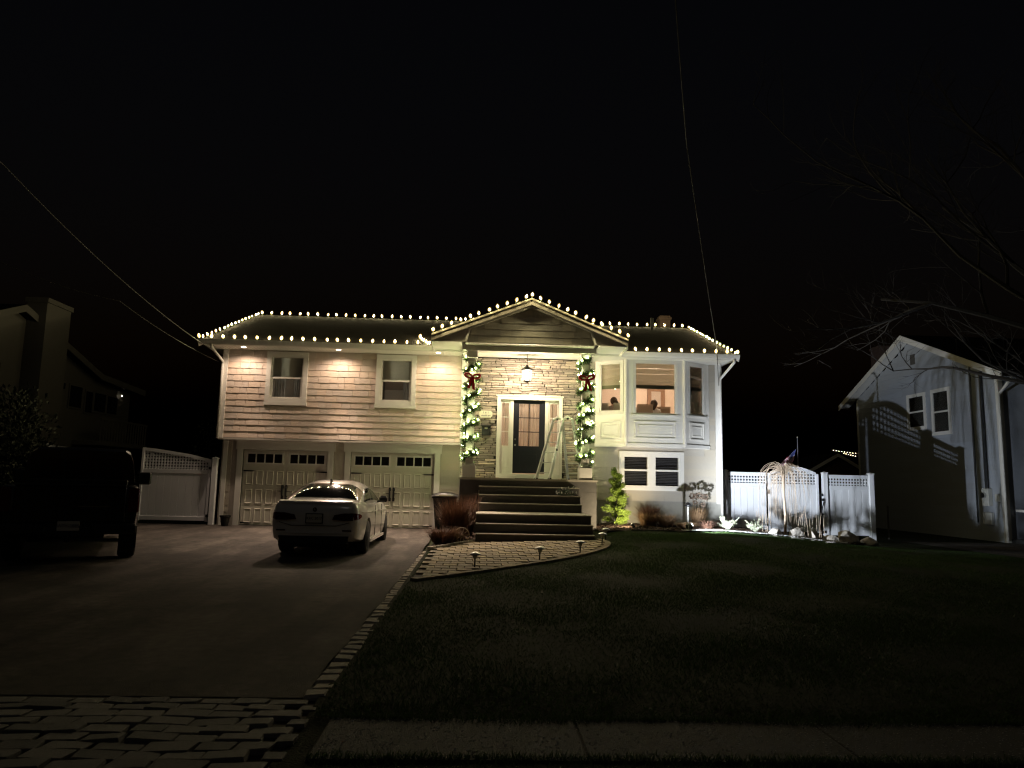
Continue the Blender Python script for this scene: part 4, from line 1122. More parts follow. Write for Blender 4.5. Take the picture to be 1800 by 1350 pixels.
def cut(me, cyls, m):
    o = bpy.data.objects.new('tmp', me); COL.objects.link(o); oth = []
    for c in cyls:
        q = bpy.data.objects.new('tmpc', fixn(c.mesh('tmpc'))); COL.objects.link(q); oth.append(q)
        md = o.modifiers.new('b', 'BOOLEAN'); md.operation = 'DIFFERENCE'; md.object = q; md.solver = 'EXACT'
    bpy.context.view_layer.update()
    r = bpy.data.meshes.new_from_object(o.evaluated_get(bpy.context.evaluated_depsgraph_get()))
    bpy.data.objects.remove(o)
    for q in oth: bpy.data.objects.remove(q)
    r.materials.clear(); r.materials.append(MATS[m])
    for p in r.polygons: p.use_smooth = True; p.material_index = 0
    r.set_sharp_from_angle(angle=radians(32)); return r
def wheel(par, x, y, r, w, side, spokes=10):
    wh = O('wheel', MB().lathe([(r*.66,-w/2),(r*.9,-w/2),(r*.985,-w*.38),(r,-w*.25),(r,w*.25),(r*.985,w*.38),(r*.9,w/2),(r*.66,w/2),(r*.66,-w/2)], (0,0,0), 32, 'y'), 'tyre', par, smooth=True, loc=(x, y, r))
    rim = MB().lathe([(r*.67,-w*.42),(r*.69,-w*.48),(r*.62,-w*.44),(r*.60,w*.3),(r*.67,w*.42)], (0,0,0), 32, 'y')
    for k in range(spokes):
        a = 2*pi*k/spokes; c, s = cos(a), sin(a)
        rim.obox((c*r*.36, side*w*.36, s*r*.36), (c*r*.28, 0, s*r*.28), (0, .012, 0), (-s*.018, 0, c*.018))
    rim.lathe([(r*.17, side*w*.30),(r*.16, side*w*.42),(.001, side*w*.43)], (0,0,0), 14, 'y')
    O('rim', rim, 'rim', wh)
    return wh
CAR = T('sedan_car', 'white sedan parked on the drive, tail towards the street', 'car', (-2.745, -6.30, -.118), pi/2+radians(.3))
#       x     w    zb   zt   sh(shoulder height fraction)
cs = [(-1.09,.66,.40,.80),(-1.07,.76,.36,.90),(-1.0,.845,.32,1.005),(-.88,.885,.29,1.06),(-.55,.915,.26,1.065),(0,.93,.22,1.045),(.6,.93,.20,1.0),(1.4,.925,.20,.985),(2.1,.925,.20,.985),(2.5,.925,.21,.985),(2.95,.925,.22,.945),(3.35,.90,.23,.88),(3.62,.83,.25,.80),(3.76,.70,.28,.70),(3.82,.5,.32,.60)]
def cprof(x, w, zb, zt):
    h = zt-zb
    return [(0, zb), (w*.5, zb), (w*.86, zb+.01), (w*.955, zb+.06), (w*.985, zb+h*.22), (w, zb+h*.42), (w*.995, zb+h*.60), (w*.985, zb+h*.72), (w*.965, zb+h*.78), (w*.95, zb+h*.86), (w*.90, zb+h*.955), (w*.80, zt-.008), (w*.5, zt+.006), (0, zt+.012)]
ST = catmull(cs, 4)
CAR.scale = (1, .925, 1)
body = fixn(ringloft(ST, cprof).mesh('body', 'carpaint'))
cy = []
for x in (0, 2.975):
    for s in (-1, 1): cy.append(MB().lathe([(.372, -.16), (.372, .16)], (x, s*.86, .345), 32, 'y'))
O('body', cut(body, cy, 'carpaint'), None, CAR)
# cabin: superellipse sections
zc = [(-.60,1.055,.72),(-.35,1.165,.75),(-.1,1.265,.75),(.2,1.36,.745),(.5,1.42,.74),(.9,1.452,.74),(1.3,1.445,.74),(1.6,1.40,.74),(1.9,1.28,.75),(2.2,1.13,.76),(2.48,1.0,.76)]
ZC = catmull(zc, 6)
def cabS(x, th, off=0):
    # interpolate profile
    zr = interp(x, [r[0] for r in ZC], [r[1] for r in ZC]); W = interp(x, [r[0] for r in ZC], [r[2] for r in ZC])+.06
    z0 = .95; h = max(.02, zr-z0)
    c, s = cos(th), sin(th)
    y = (W-.15*h/.5*abs(s)**1.3)*math.copysign(abs(c)**.42, c); z = z0+h*abs(s)**.66
    return Vector((x, y, z))
def cabpatch(u0, u1, nu, th0, th1, nt, off, clip=None):
    V = []; 
    for i in range(nu+1):
        for j in range(nt+1):
            x = u0+(u1-u0)*i/nu; a0, a1 = (th0, th1) if clip is None else clip(x); th = a0+(a1-a0)*j/nt
            p = cabS(x, th); e = .01
            n = (cabS(x+e, th)-cabS(x-e, th)).cross(cabS(x, th+e)-cabS(x, th-e))
            n = n.normalized() if n.length > 1e-9 else Vector((0,0,1))
            if n.dot(p-Vector((.9, 0, .8))) < 0: n = -n
            V.append(p+n*off)
    F = [(i*(nt+1)+j, i*(nt+1)+j+1, (i+1)*(nt+1)+j+1, (i+1)*(nt+1)+j) for i in range(nu) for j in range(nt)]
    return MB().add(V, F)
cab = cabpatch(-.60, 2.48, 60, .0, pi, 40, 0)
O('cabin', cab, 'carpaint', CAR, smooth=True, fix=True)
def rearclip(x):
    m = interp(x, [-.52, -.40, .0, .27], [.40, .36, .40, .46]); return m, pi-m
O('rear_window', cabpatch(-.47, .27, 14, 0, 0, 24, .006, rearclip), 'darkpane', CAR, smooth=True)
O('windscreen', cabpatch(1.68, 2.36, 12, 0, 0, 24, .006, lambda x: (.6, pi-.6)), 'darkpane', CAR, smooth=True)
for s in (0, 1):
    def cl(x, s=s):
        top = interp(x, [.02, .25, .55, 1.5, 1.85, 2.2], [.12, .38, .56, .58, .48, .14]); lo = .075
        return (lo, top) if not s else (pi-top, pi-lo)
    for a, c in ((.04, .98), (1.05, 2.16)): O('side_window', cabpatch(a, c, 20, 0, 0, 8, .006, cl), 'darkpane', CAR, smooth=True)
    sg = -1 if s else 1
    # bright window line, handles, mirror
    line = [cabS(.04+2.14*i/24, cl(.04+2.14*i/24)[1 if not s else 0])+Vector((0, sg*.008, .0)) for i in range(25)]
    O('window_trim', MB().tube(line, .008, 5), 'black', CAR)
    for hx in (.55, 1.55): O('door_handle', MB().bbox(hx-.10, hx+.10, sg*.928-.018, sg*.928+.018, .80, .828, .008), 'carpaint', CAR)
    mr = MB().bbox(1.86, 1.98, sg*.97-.10, sg*.97+.10, .97, 1.11, .035); mr.beam((1.92, sg*.82, .98), (1.92, sg*.92, 1.0), .05, .04); O('wing_mirror', mr, 'black', CAR)
    sl = MB().box(.40, 2.55, sg*.905-.02, sg*.905+.02, .20, .26); O('side_sill', sl, 'carpaint', CAR)
    for hx in (.98, 2.02): O('door_seam', MB().beam((hx, sg*.926, .30), (hx+.02, sg*.918, .93), .006, .012, (0,1,0)), 'black', CAR)
    # crease along the side
    O('shoulder_crease', MB().tube([(-.75, sg*.888, .845), (.3, sg*.928, .82), (2.2, sg*.925, .80), (3.0, sg*.915, .78)], .009, 5), 'carpaint', CAR)
    # tail lights: rear facing blade and wrapped corner
    P = [(sg*.36, .715), (sg*.40, .80), (sg*.60, .835), (sg*.775, .83), (sg*.775, .70), (sg*.60, .695)]
    tl = O('tail_light', MB().prism(P, 'x', -1.112, -1.0), 'taildark', CAR, fix=True)
    V = []
    for i in range(9):
        x = -1.085+.33*i/8; w = interp(x, [r[0] for r in ST], [r[1] for r in ST])*.985+.012; k = 1-.75*(i/8)**1.5
        V += [(x, sg*w, .775-.07*k), (x, sg*(w-.004), .775+.062*k)]
    O('corner_lens', MB().add(V, [(2*i, 2*i+2, 2*i+3, 2*i+1) for i in range(8)]), 'tail', tl)
    O('exhaust_tip', MB().lathe([(.045,-.03),(.05,-.03),(.05,.08),(.045,.08)], (-1.06, sg*.55, .34), 14, 'x'), 'chrome', CAR)
    O('reflector', MB().box(-1.098, -1.05, sg*.66-.09, sg*.66+.09, .50, .525), 'taildark', CAR)
for x in (0, 2.975):
    for s in (-1, 1): wheel(CAR, x, s*.80, .335, .245, s)
O('rear_diffuser', MB().prism([(-.66,.27),(.66,.27),(.70,.41),(-.70,.41)], 'x', -1.10, -.9), 'blackmatte', CAR, fix=True)
O('underside', MB().box(-.7, 3.5, -.62, .62, .17, .24), 'blackmatte', CAR)
O('boot_lip', MB().prism([(-1.035,1.005),(-.93,1.068),(-1.02,1.045)], 'y', -.74, .74), 'carpaint', CAR, fix=True)
O('boot_seam', MB().tube([(-1.096,-.70,.66),(-1.10,-.45,.60),(-1.10,.45,.60),(-1.096,.70,.66)], .006, 4), 'blackmatte', CAR)
O('bumper_crease', MB().tube([(-1.094,-.66,.47),(-1.10,0,.46),(-1.094,.66,.47)], .010, 5), 'carpaint', CAR)
pl = O('licence_plate', MB().bbox(-1.118, -1.098, -.155, .155, .655, .81, .004), 'plate', CAR)
O('plate_frame', MB().prism([(-.175,.64),(.175,.64),(.175,.825),(-.175,.825)], 'x', -1.112, -1.09), 'black', CAR, fix=True)
text('KRC 2017', .072, 'ink', pl, (-1.120, 0, .733), (pi/2, 0, -pi/2), 'lettering')
em = O('badge', MB().lathe([(.001,-.012),(.030,-.012),(.034,-.006),(.036,.02)], (0,0,0), 20, 'x'), 'black', CAR, loc=(-1.082, 0, .895))
O('badge_ring', MB().lathe([(.034,-.012),(.041,-.012),(.042,.01),(.034,.01)], (0,0,0), 20, 'x'), 'chrome', em)
O('badge_quarter', MB().prism([(0,0),(.02,0),(.014,.014),(0,.02)], 'x', -.016, -.011), 'plate', em, fix=True); O('badge_quarter', MB().prism([(0,0),(-.02,0),(-.014,-.014),(0,-.02)], 'x', -.016, -.011), 'plate', em, fix=True)
O('roof_antenna', MB().prism([(.30,1.385),(.48,1.42),(.34,1.465),(.31,1.47)], 'y', -.014, .014), 'black', CAR, fix=True)

# pickup truck, almost black in the dark
TRK = T('pickup_truck', 'black pickup truck in deep shade at the left edge, tail towards the street', 'pickup truck', (-6.8, -8.0, -.12), pi/2+radians(25))
ts = [(-1.28,.93,.62,1.24),(-1.24,.97,.56,1.27),(-1.0,.985,.52,1.28),(0,.985,.50,1.28),(1.0,.985,.48,1.27),(2.0,.985,.46,1.24),(3.0,.985,.46,1.22),(4.1,.97,.46,1.18),(4.55,.93,.50,1.10),(4.62,.86,.56,1.0)]
def tprof(x, w, zb, zt):
    h = zt-zb; return [(0, zb), (w*.9, zb), (w*.98, zb+.05), (w, zb+h*.35), (w, zb+h*.6), (w*.99, zb+h*.85), (w*.97, zt-.02), (w*.93, zt), (0, zt)]
cy = []
for x in (0, 3.55):
    for s in (-1, 1): cy.append(MB().lathe([(.47, -.2), (.47, .2)], (x, s*.90, .42), 28, 'y'))
cy.append(MB().box(-1.2, .75, -.82, .82, .78, 1.6))
O('body', cut(fixn(ringloft(catmull(ts, 3), tprof).mesh('body', 'truckpaint')), cy, 'truckpaint'), None, TRK)
# cab
def cabring(x, zr, w): return [(w, 1.2), (w*.99, 1.24), (w*.93, zr-.22), (w*.86, zr-.06), (w*.78, zr-.01), (0, zr+.01)]
V = []; sts = [(.80,1.90,.93),(.92,1.945,.93),(1.4,1.965,.93),(2.4,1.95,.93),(2.7,1.88,.93),(3.05,1.55,.94),(3.35,1.22,.95)]
b = MB()
for s in sts:
    h = cabring(*s); V += [(s[0]-(.0), y, z) for y, z in h]+[(s[0], -y, z) for y, z in h[-2::-1]]
m = 11; F = [(i*m+k, i*m+k+1, (i+1)*m+k+1, (i+1)*m+k) for i in range(len(sts)-1) for k in range(m-1)]+[tuple(range(m))]
O('cab', b.add(V, F), 'truckpaint', TRK, smooth=False, fix=True)
O('rear_window', MB().prism([(-.70,1.34),(.70,1.34),(.64,1.76),(-.64,1.76)], 'x', .772, .80), 'darkpane', TRK, fix=True)
for s in (-1, 1):
    O('rear_window_slider', MB().box(.765, .775, s*.26-.015, s*.26+.015, 1.34, 1.76), 'black', TRK)
    for a, c in ((.95, 1.75), (1.85, 2.65)): O('side_window', MB().add([(a, s*.925, 1.30), (c, s*.925, 1.30), (c-.05, s*.872, 1.76), (a+.05, s*.872, 1.76)], [(0,1,2,3)]), 'darkpane', TRK)
    tl = O('tail_light', MB().bbox(-1.295, -1.10, s*.90-.085, s*.90+.085, .84, 1.24, .02), 'tail', TRK)
    O('wing_mirror', MB().bbox(2.62, 2.74, s*1.13-.12, s*1.13+.12, 1.26, 1.52, .03).beam((2.68, s*.93, 1.3), (2.68, s*1.03, 1.32), .05, .05), 'black', TRK)
    O('mud_flap', MB().box(-.50, -.49, s*.86-.14, s*.86+.14, .20, .58), 'blackmatte', TRK)
for x in (0, 3.55):
    for s in (-1, 1): wheel(TRK, x, s*.86, .42, .28, s, 6)
O('tailgate', MB().bbox(-1.305, -1.24, -.79, .79, .68, 1.265, .02), 'truckpaint', TRK)
O('tailgate_handle', MB().bbox(-1.322, -1.30, -.16, .16, 1.10, 1.17, .01), 'black', TRK)
O('tailgate_badge', MB().box(-1.312, -1.304, -.55, -.1, .93, .95), 'chrome', TRK)
O('tailgate_spoiler', MB().bbox(-1.32, -1.22, -.78, .78, 1.262, 1.29, .008), 'black', TRK)
bp = MB(); bp.bbox(-1.46, -1.25, -.98, -.30, .50, .66, .03); bp.bbox(-1.46, -1.25, .30, .98, .50, .66, .03); bp.bbox(-1.43, -1.25, -.32, .32, .46, .62, .02); O('rear_bumper', bp, 'black', TRK)
O('tow_hitch', MB().tube([(-1.2,0,.42),(-1.5,0,.42)], .04, 8).ball((-1.5,0,.47), .03, 8, 6), 'blackmatte', TRK)
pl = O('licence_plate', MB().bbox(-1.452, -1.435, -.155, .155, .56, .71, .004), 'plate', TRK)
text('W7Y-2885', .07, 'ink', pl, (-1.454, 0, .635), (pi/2, 0, -pi/2))
O('frame_rail', MB().box(-1.2, 4.2, -.5, .5, .42, .55), 'blackmatte', TRK)
O('bed_toolbox', MB().bbox(.35, .74, -.8, .8, 1.22, 1.36, .02), 'black', TRK)
# ------------------------------------------------------------------ white vinyl fences and gates
def panel(par, x0, x1, z0, zr, ztop, y, cell=.085, board=.19, lat=.016):
    """one fence panel: tongued boards up to zr, square lattice above, curved top rail ztop(x)"""
    n = max(2, round((x1-x0)/board)); w = (x1-x0)/n
    for i in range(n): O('board', MB().bbox(x0+i*w+.003, x0+(i+1)*w-.003, y-.011, y+.011, z0+.1, zr, .004), 'vinyl', par)
    O('rail', MB().bbox(x0, x1, y-.028, y+.028, z0+.02, z0+.14, .008), 'vinyl', par); O('rail', MB().bbox(x0, x1, y-.028, y+.028, zr-.01, zr+.115, .008), 'vinyl', par)
    zb = zr+.115
    nx = max(2, round((x1-x0)/cell)); cw = (x1-x0)/nx
    for i in range(nx+1):
        x = x0+i*cw; x = min(max(x, x0+.01), x1-.01); O('lattice_strip', MB().box(x-.019, x+.019, y-.008, y, zb-.01, ztop(x)-.02), 'vinyl', par)
    zz = zb+cell*.55; 
    while zz < max(ztop(x0), ztop(x1), ztop((x0+x1)/2))-.05:
        xs = [x0+(x1-x0)*k/40 for k in range(41)]; ok = [x for x in xs if ztop(x)-.03 > zz]
        if len(ok) > 1: O('lattice_strip', MB().box(ok[0], ok[-1], y+.001, y+.009, zz-.019, zz+.019), 'vinyl', par)
        zz += cell
    N = 14; V = []
    for i in range(N+1):
        x = x0+(x1-x0)*i/N; z = ztop(x)
        V += [(x, y-.028, z-.05), (x, y+.028, z-.05), (x, y+.028, z+.04), (x, y-.028, z+.04)]
    F = [(0,1,2,3), (4*N+3,4*N+2,4*N+1,4*N)]
    for i in range(N):
        for k in range(4): F.append((4*i+k, 4*i+4+k, 4*i+4+(k+1) % 4, 4*i+(k+1) % 4))
    O('top_rail', MB().add(V, F), 'vinyl', par, fix=True)
def post(par, x, z0, z1, y, w=.065):
    O('post', MB().bbox(x-w, x+w, y-w, y+w, z0, z1, .006), 'vinyl', par)
    c = MB().bbox(x-w-.018, x+w+.018, y-w-.018, y+w+.018, z1, z1+.025, .006); c.add([(x-w,y-w,z1+.025),(x+w,y-w,z1+.025),(x+w,y+w,z1+.025),(x-w,y+w,z1+.025),(x,y,z1+.06)], [(0,1,4),(1,2,4),(2,3,4),(3,0,4)])
    O('post_cap', c, 'vinyl', par)
def hinge(par, x, z, y, w=.07):
    m = MB(); m.bbox(x-w, x+w, y-.02, y, z-.035, z+.035, .005); m.tube([(x, y-.03, z-.05), (x, y-.03, z+.05)], .014, 6); O('hinge', m, 'black', par)
# left drive gate: high at its left post, sweeping down to the house
LG = T('arched_gate', 'white vinyl gate with lattice top sweeping down to the garage corner', 'gate', (.007, -.47, .03))
LG.scale = (.979, 1, .979)
top = lambda x: interp(x, [-9.45, -9.1, -8.6, -8.1, -7.52], [2.10, 2.07, 2.0, 1.93, 1.80])
panel(LG, -9.40, -7.55, .05, 1.42, top, .42, .085, .21)
O('stile', MB().bbox(-9.47, -9.40, .385, .455, .05, 2.13, .008), 'vinyl', LG); O('stile', MB().bbox(-7.55, -7.47, .385, .455, .05, 1.84, .008), 'vinyl', LG)
post(LG, -7.37, -.05, 1.86, .42, .07); hinge(LG, -7.46, 1.58, .38); hinge(LG, -7.46, .22, .38)
O('latch', MB().bbox(-9.53, -9.46, .37, .40, 1.36, 1.47, .006), 'black', LG); O('drop_rod', MB().tube([(-9.44,.37,.5),(-9.44,.37,.0)], .008, 6), 'black', LG)
lg2 = T('arched_gate', 'white vinyl gate piece peeking out above the pickup cab', 'gate')
panel(lg2, -12.35, -10.5, .0, 1.42, lambda x: interp(x, [-12.4, -12.0, -11.5, -10.5], [2.12, 2.09, 2.0, 1.78]), .9, .085, .21)
post(lg2, -12.42, -.1, 2.16, .9, .07)
# right garden fence
FY = .80
fl = T('lattice_fence', 'white vinyl fence panel with lattice top against the house corner', 'fence')
post(fl, 7.80, -.1, 1.86, FY, .055); panel(fl, 7.86, 9.04, .12, 1.40, lambda x: 1.80, FY, .092, .2)
ga = T('arched_gate', 'white vinyl garden gate with arched lattice top behind the weeping tree', 'gate')
arch = lambda x: 1.80+.21*max(0, sin(pi*(x-9.1)/1.55))
panel(ga, 9.18, 10.58, .06, 1.40, arch, FY-.01, .092, .2)
O('stile', MB().bbox(9.10, 9.18, FY-.04, FY+.03, .06, 1.83, .006), 'vinyl', ga); O('stile', MB().bbox(10.58, 10.66, FY-.04, FY+.03, .06, 1.83, .006), 'vinyl', ga)
for z in (1.20, .62): hinge(ga, 10.70, z, FY-.07, .06)
O('latch', MB().bbox(10.72, 10.80, FY-.11, FY-.07, 1.02, 1.10, .008).tube([(10.78,FY-.10,1.0),(10.72,FY-.12,.85),(10.68,FY-.11,.66)], [.022,.016,.018], 6), 'black', ga)
O('latch', MB().bbox(9.02, 9.12, FY-.09, FY-.06, 1.20, 1.32, .008), 'black', ga)
O('gate_stop', MB().bbox(10.66, 10.82, FY-.10, FY-.06, .06, .14, .006), 'black', ga)
fr_ = T('lattice_fence', 'white vinyl fence panel with lattice top between gate post and end post', 'fence')
post(fr_, 10.86, -.2, 1.86, FY, .07); panel(fr_, 10.95, 12.22, -.02, 1.38, lambda x: 1.78, FY, .092, .2); post(fr_, 12.30, -.3, 1.86, FY, .075)

# ------------------------------------------------------------------ garden lights
FLD = T('ground_floodlight', 'black ground floodlight glaring at the edge of the lawn and bed', 'floodlight', (5.60, -3.05, gz(5.6,-3.05)))
O('stake', MB().tube([(0,0,-.08),(0,0,.09)], .012, 6), 'black', FLD)
O('housing', MB().tube([(-.10,-.03,.15),(-.03,-.01,.16),(.02,.008,.175)], [.055,.075,.08], 14), 'black', FLD)
for k in range(3): O('fin', MB().tube([(-.09+.035*k,-.027+.01*k,.152+.004*k),(-.08+.035*k,-.024+.01*k,.153+.004*k)], .085, 14), 'plasticpale', FLD)
O('bracket', MB().tube([(0,-.09,.16),(0,-.09,.07),(0,.09,.07),(0,.09,.16)], .008, 5), 'black', FLD)
O('lens', MB().tube([(.021,.009,.1752),(.026,.011,.1757)], .07, 14), 'floodface', FLD)
lamp('SPOT', 'floodlight_beam', FLD, (.06, .02, .19), 1350, (.80, .88, 1.0), (6.0, 3.2, 2.5), 96, 1.0, .03)
lamp('SPOT', 'floodlight_spill', FLD, (.06, .02, .19), 310, (.86, .91, 1.0), (1.4, 2.2, 2.8), 128, 1.0, .03)
SPT = T('garden_spotlight', 'small black spotlight at the foot of the glowing conifer', 'spotlight', (4.30, -2.35, gz(4.3,-2.35)+.03))
O('stake', MB().tube([(0,0,-.08),(0,0,.06)], .010, 6), 'black', SPT)
O('housing', MB().tube([(.03,-.05,.06),(0,0,.10),(-.012,.02,.115)], [.03,.04,.045], 12), 'black', SPT)
O('lens', MB().tube([(-.0125,.021,.116),(-.014,.024,.118)], .038, 12), 'spotface', SPT)
lamp('SPOT', 'spotlight_beam', SPT, (-.03, .045, .15), 180, (1.0, .80, .50), (-.45, .9, .45), 124, .6, .02)
def pathlight(label, x, y, h=.26):
    r = T('path_light', label, 'path light', (x, y, gz(x, y)+.01), group='solar path lights along the brick walk')
    O('post', MB().tube([(0,0,-.05),(0,0,h*.6)], .013, 8), 'black', r)
    O('collar', MB().lathe([(.016,h*.58),(.026,h*.60),(.026,h*.64)], (0,0,0), 12), 'steel', r)
    O('diffuser', MB().lathe([(.030,h*.62),(.046,h*.84)], (0,0,0), 14), 'plasticpale', r, smooth=True)
    O('cap', MB().lathe([(.095,h*.84),(.098,h*.86),(.075,h*.93),(.035,h*.99),(.001,h*1.02)], (0,0,0), 16), 'steel', r, smooth=True)
    r.rotation_euler = (U(-.05,.05), U(-.05,.05), 0)
    return r
pathlight('path light nearest the drive on the lawn edge of the walk', .28, -9.15, .27)
pathlight('second path light from the drive along the curved walk', 1.42, -8.2, .27)
pathlight('third path light from the drive along the curved walk', 2.28, -7.18, .27)
pathlight('path light at the lower right corner of the steps, in front of its neighbour', 2.98, -5.5, .27)
pathlight('rearmost path light, on the grass just right of the steps', 3.22, -4.55, .27)
bl = T('mushroom_light', 'tall mushroom garden light standing in the bed below the basement window', 'path light', (5.98, -1.5, gz(5.98,-1.5)+.03))
O('post', MB().tube([(0,0,-.05),(0,0,.58)], [.016,.022], 8), 'plasticpale', bl); O('cap', MB().lathe([(.02,.57),(.12,.60),(.06,.66),(.001,.70)], (0,0,0), 16), 'black', bl, smooth=True)

# ------------------------------------------------------------------ shrubs and grasses
def leaf(b, p, d, l, w):
    d = d.normalized(); s = d.cross(Vector((U(-1,1), U(-1,1), U(-1,1))))
    s = s.normalized() if s.length > 1e-4 else Vector((1,0,0))
    n = d.cross(s)*l*.12
    b.add([p, p+d*l*.5+s*w+n, p+d*l, p+d*l*.5-s*w+n], [(0,1,2,3)])
def conifer():
    r = T('golden_conifer', 'slim layered conifer glowing yellow green beside the steps', 'shrub', (4.06, -1.30, gz(4.06,-1.3)+.03))
    tr = MB().tube([(0,0,0),(.03,0,.5),(-.04,.02,1.0),(.02,0,1.42)], [.03,.025,.018,.006], 6); fo = MB()
    for i in range(64):
        t = (i+U(0,1))/64; z = .08+1.36*t; rr = (.27*(1-t)**.8+.07)*U(.6,1.15); a = U(0, 2*pi)
        tip = Vector((rr*cos(a), rr*sin(a), z+U(-.02,.10))); base = Vector((.02*sin(z*4), 0, z-.06)); tr.tube([base, (base+tip)/2+Vector((0,0,.02)), tip], [.010,.007,.003], 4)
        for _ in range(150):
            q = base+(tip-base)*(.25+.8*random.random()**.7)+Vector((U(-.06,.06), U(-.06,.06), U(-.04,.06)))
            d = Vector((cos(a)+U(-.9,.9), sin(a)+U(-.9,.9), U(-.2,.9))); leaf(fo, q, d, U(.03,.065), U(.008,.015))
    O('trunk', tr, 'bark', r); O('crown', fo, 'leaf', r)
conifer()
def tuft(name, label, cat, loc, n, h, spread, m, lw=.006, curve=.5, group=None, heads=None):
    r = T(name, label, cat, loc, group=group); b = MB()
    for _ in range(n):
        a = U(0, 2*pi); q = sqrt(random.random())*spread*.35; p = Vector((q*cos(a), q*sin(a), 0)); L = h*U(.55,1.1); out = spread*U(.2,1)
        d = Vector((cos(a+U(-.5,.5)), sin(a+U(-.5,.5)), 0)); s = Vector((-d.y, d.x, 0))*lw
        p1 = p+d*out*.3+Vector((0,0,L*.6)); p2 = p+d*out*(.55+curve*.5)+Vector((0,0,L*(1-curve*.25*U(0,1.3))))
        b.add([p-s, p+s, p1+s*.8, p1-s*.8, p2], [(0,1,2,3),(3,2,4)])
    O('blades', b, m, r)
    if heads:
        hb = MB()
        for (hx, hy, hz, hr) in heads:
            hb.tube([(hx*.3,hy*.3,0),(hx*.8,hy*.8,hz*.6),(hx,hy,hz)], .006, 4)
            for _ in range(160):
                v = Vector((U(-1,1),U(-1,1),U(-1,1))).normalized(); leaf(hb, Vector((hx,hy,hz))+v*hr*U(.5,1), v+Vector((U(-.4,.4),)*3), hr*.45, hr*.18)
        O('flower_heads', hb, 'dryflower', r)
    return r
g = lambda x, y: (x, y, gz(x, y)+.04)
tuft('ornamental_grass', 'tall russet ornamental grass clump left of the steps', 'ornamental grass', g(-.22,-4.0), 1500, .98, .62, 'redgrass', .006, .35)
tuft('ornamental_grass', 'russet ornamental grass leaning on the left porch pier', 'ornamental grass', g(.02,-2.9), 700, 1.05, .45, 'redgrass', .006, .35)
tuft('ornamental_grass', 'low spreading russet grass at the corner of drive and walk', 'ornamental grass', g(-.45,-5.1), 800, .40, .55, 'redgrass', .006, .9)
tuft('ornamental_grass', 'small straw coloured tuft beside the wagon wheel', 'ornamental grass', g(-.18,-4.95), 220, .34, .16, 'drygrass', .006, .3)
tuft('ornamental_grass', 'dry tan grass clump under the left half of the basement window', 'ornamental grass', g(4.95,-1.2), 700, .42, .50, 'drygrass', .005, .7)
tuft('ornamental_grass', 'dry tan grass clump under the middle of the basement window', 'ornamental grass', g(5.42,-1.35), 700, .40, .45, 'drygrass', .005, .7)
tuft('ornamental_grass', 'brownish grass against the foundation behind the tan clumps', 'ornamental grass', g(5.15,-.5), 700, .62, .55, 'redgrass', .005, .5)
tuft('dried_hydrangea', 'dried hydrangea with brown round heads near the house corner', 'shrub', g(6.45,-.85), 500, .55, .38, 'drygrass', .006, .3, heads=[(-.16,0,.84,.075),(.02,-.03,.86,.085),(.2,.02,.83,.085),(-.05,.1,.66,.06),(.12,-.1,.62,.06)])
tuft('bed_perennial', 'flat yellow tinged perennial just behind the floodlight', 'shrub', g(5.72,-2.25), 500, .20, .36, 'drygrass', .007, .9)
tuft('bed_perennial', 'low brown perennial right of the floodlight', 'shrub', g(6.38,-1.9), 500, .24, .36, 'redgrass', .007, .9)
def pale(label, x, y, s):
    r = T('pale_shrub', label, 'shrub', g(x, y), group='small pale shrubs lit by the floodlight'); b = MB(); lf = MB()
    for i in range(46):
        a = U(0, 2*pi); L = s*U(.6,1.1); e = Vector((cos(a)*s*U(.2,.85), sin(a)*s*U(.2,.85), L*U(.55,1)))
        b.tube([(0,0,0), e*.5+Vector((U(-.03,.03),U(-.03,.03),.04)), e], [.008,.007,.004], 4)
        for _ in range(14):
            q = e*U(.45,1.02); leaf(lf, q, Vector((U(-1,1),U(-1,1),U(-.2,1))), U(.03,.05), .009)
    O('stems', b, 'paleshrub', r); O('foliage', lf, 'paleshrub', r)
pale('pale twiggy shrub nearer the house corner in the white glare', 6.92, -1.95, .36)
pale('pale twiggy shrub next to the leftmost white boulder', 7.62, -2.05, .34)
# weeping tree
WT = T('weeping_tree', 'small bare weeping tree with hanging tan twigs before the white gate', 'tree', g(8.62,-1.55))
O('trunk', MB().tube([(0,0,0),(.02,0,.5),(-.01,.01,1.1),(.0,0,1.66)], [.045,.036,.034,.05], 8), 'twig', WT, smooth=True)
b = MB()
for i in range(120):
    a = U(0, 2*pi); R_ = U(.18, .72); z0 = 1.62+U(-.05,.10); rise = U(.05,.28); drop = U(.35,1.45)
    c, s = cos(a), sin(a); w = lambda: U(-.03,.03)
    pp = catmull([(.02*c,.02*s,z0), (R_*.4*c,R_*.4*s,z0+rise), (R_*.85*c+w(),R_*.85*s+w(),z0+rise*.5-.1), (R_*c+w(),R_*s+w(),z0-drop*.5), (R_*1.05*c+w(),R_*1.05*s+w(),max(.05,z0-drop))], 3)
    b.tube(pp, [.008-.0068*(k/(len(pp)-1))**.6 for k in range(len(pp))], 4)
O('crown', b, 'twig', WT)
for i, (x, y, h, lab) in enumerate(((9.15,-1.6,.85,'pale leaning stalks tied in a tent right of the weeping tree'), (9.55,-1.55,.75,'thin pale upright stalks left of the dark boulder'), (8.1,-1.5,.62,'row of thin grey stalks left of the weeping trunk'))):
    r = T('bare_stalks', lab, 'shrub', g(x, y)); b = MB()
    for k in range(6 if i else 5):
        dx = (k-3)*.07; b.tube([(dx*1.1, U(-.06,.06), 0), (dx*(.6 if i == 0 else 1.1)+U(-.03,.03), 0, h*.6), ((0 if i == 0 else dx*1.15)+U(-.02,.02), 0, h*U(.75,1))], [.009,.007,.003], 5)
    O('stems', b, 'twig', r)
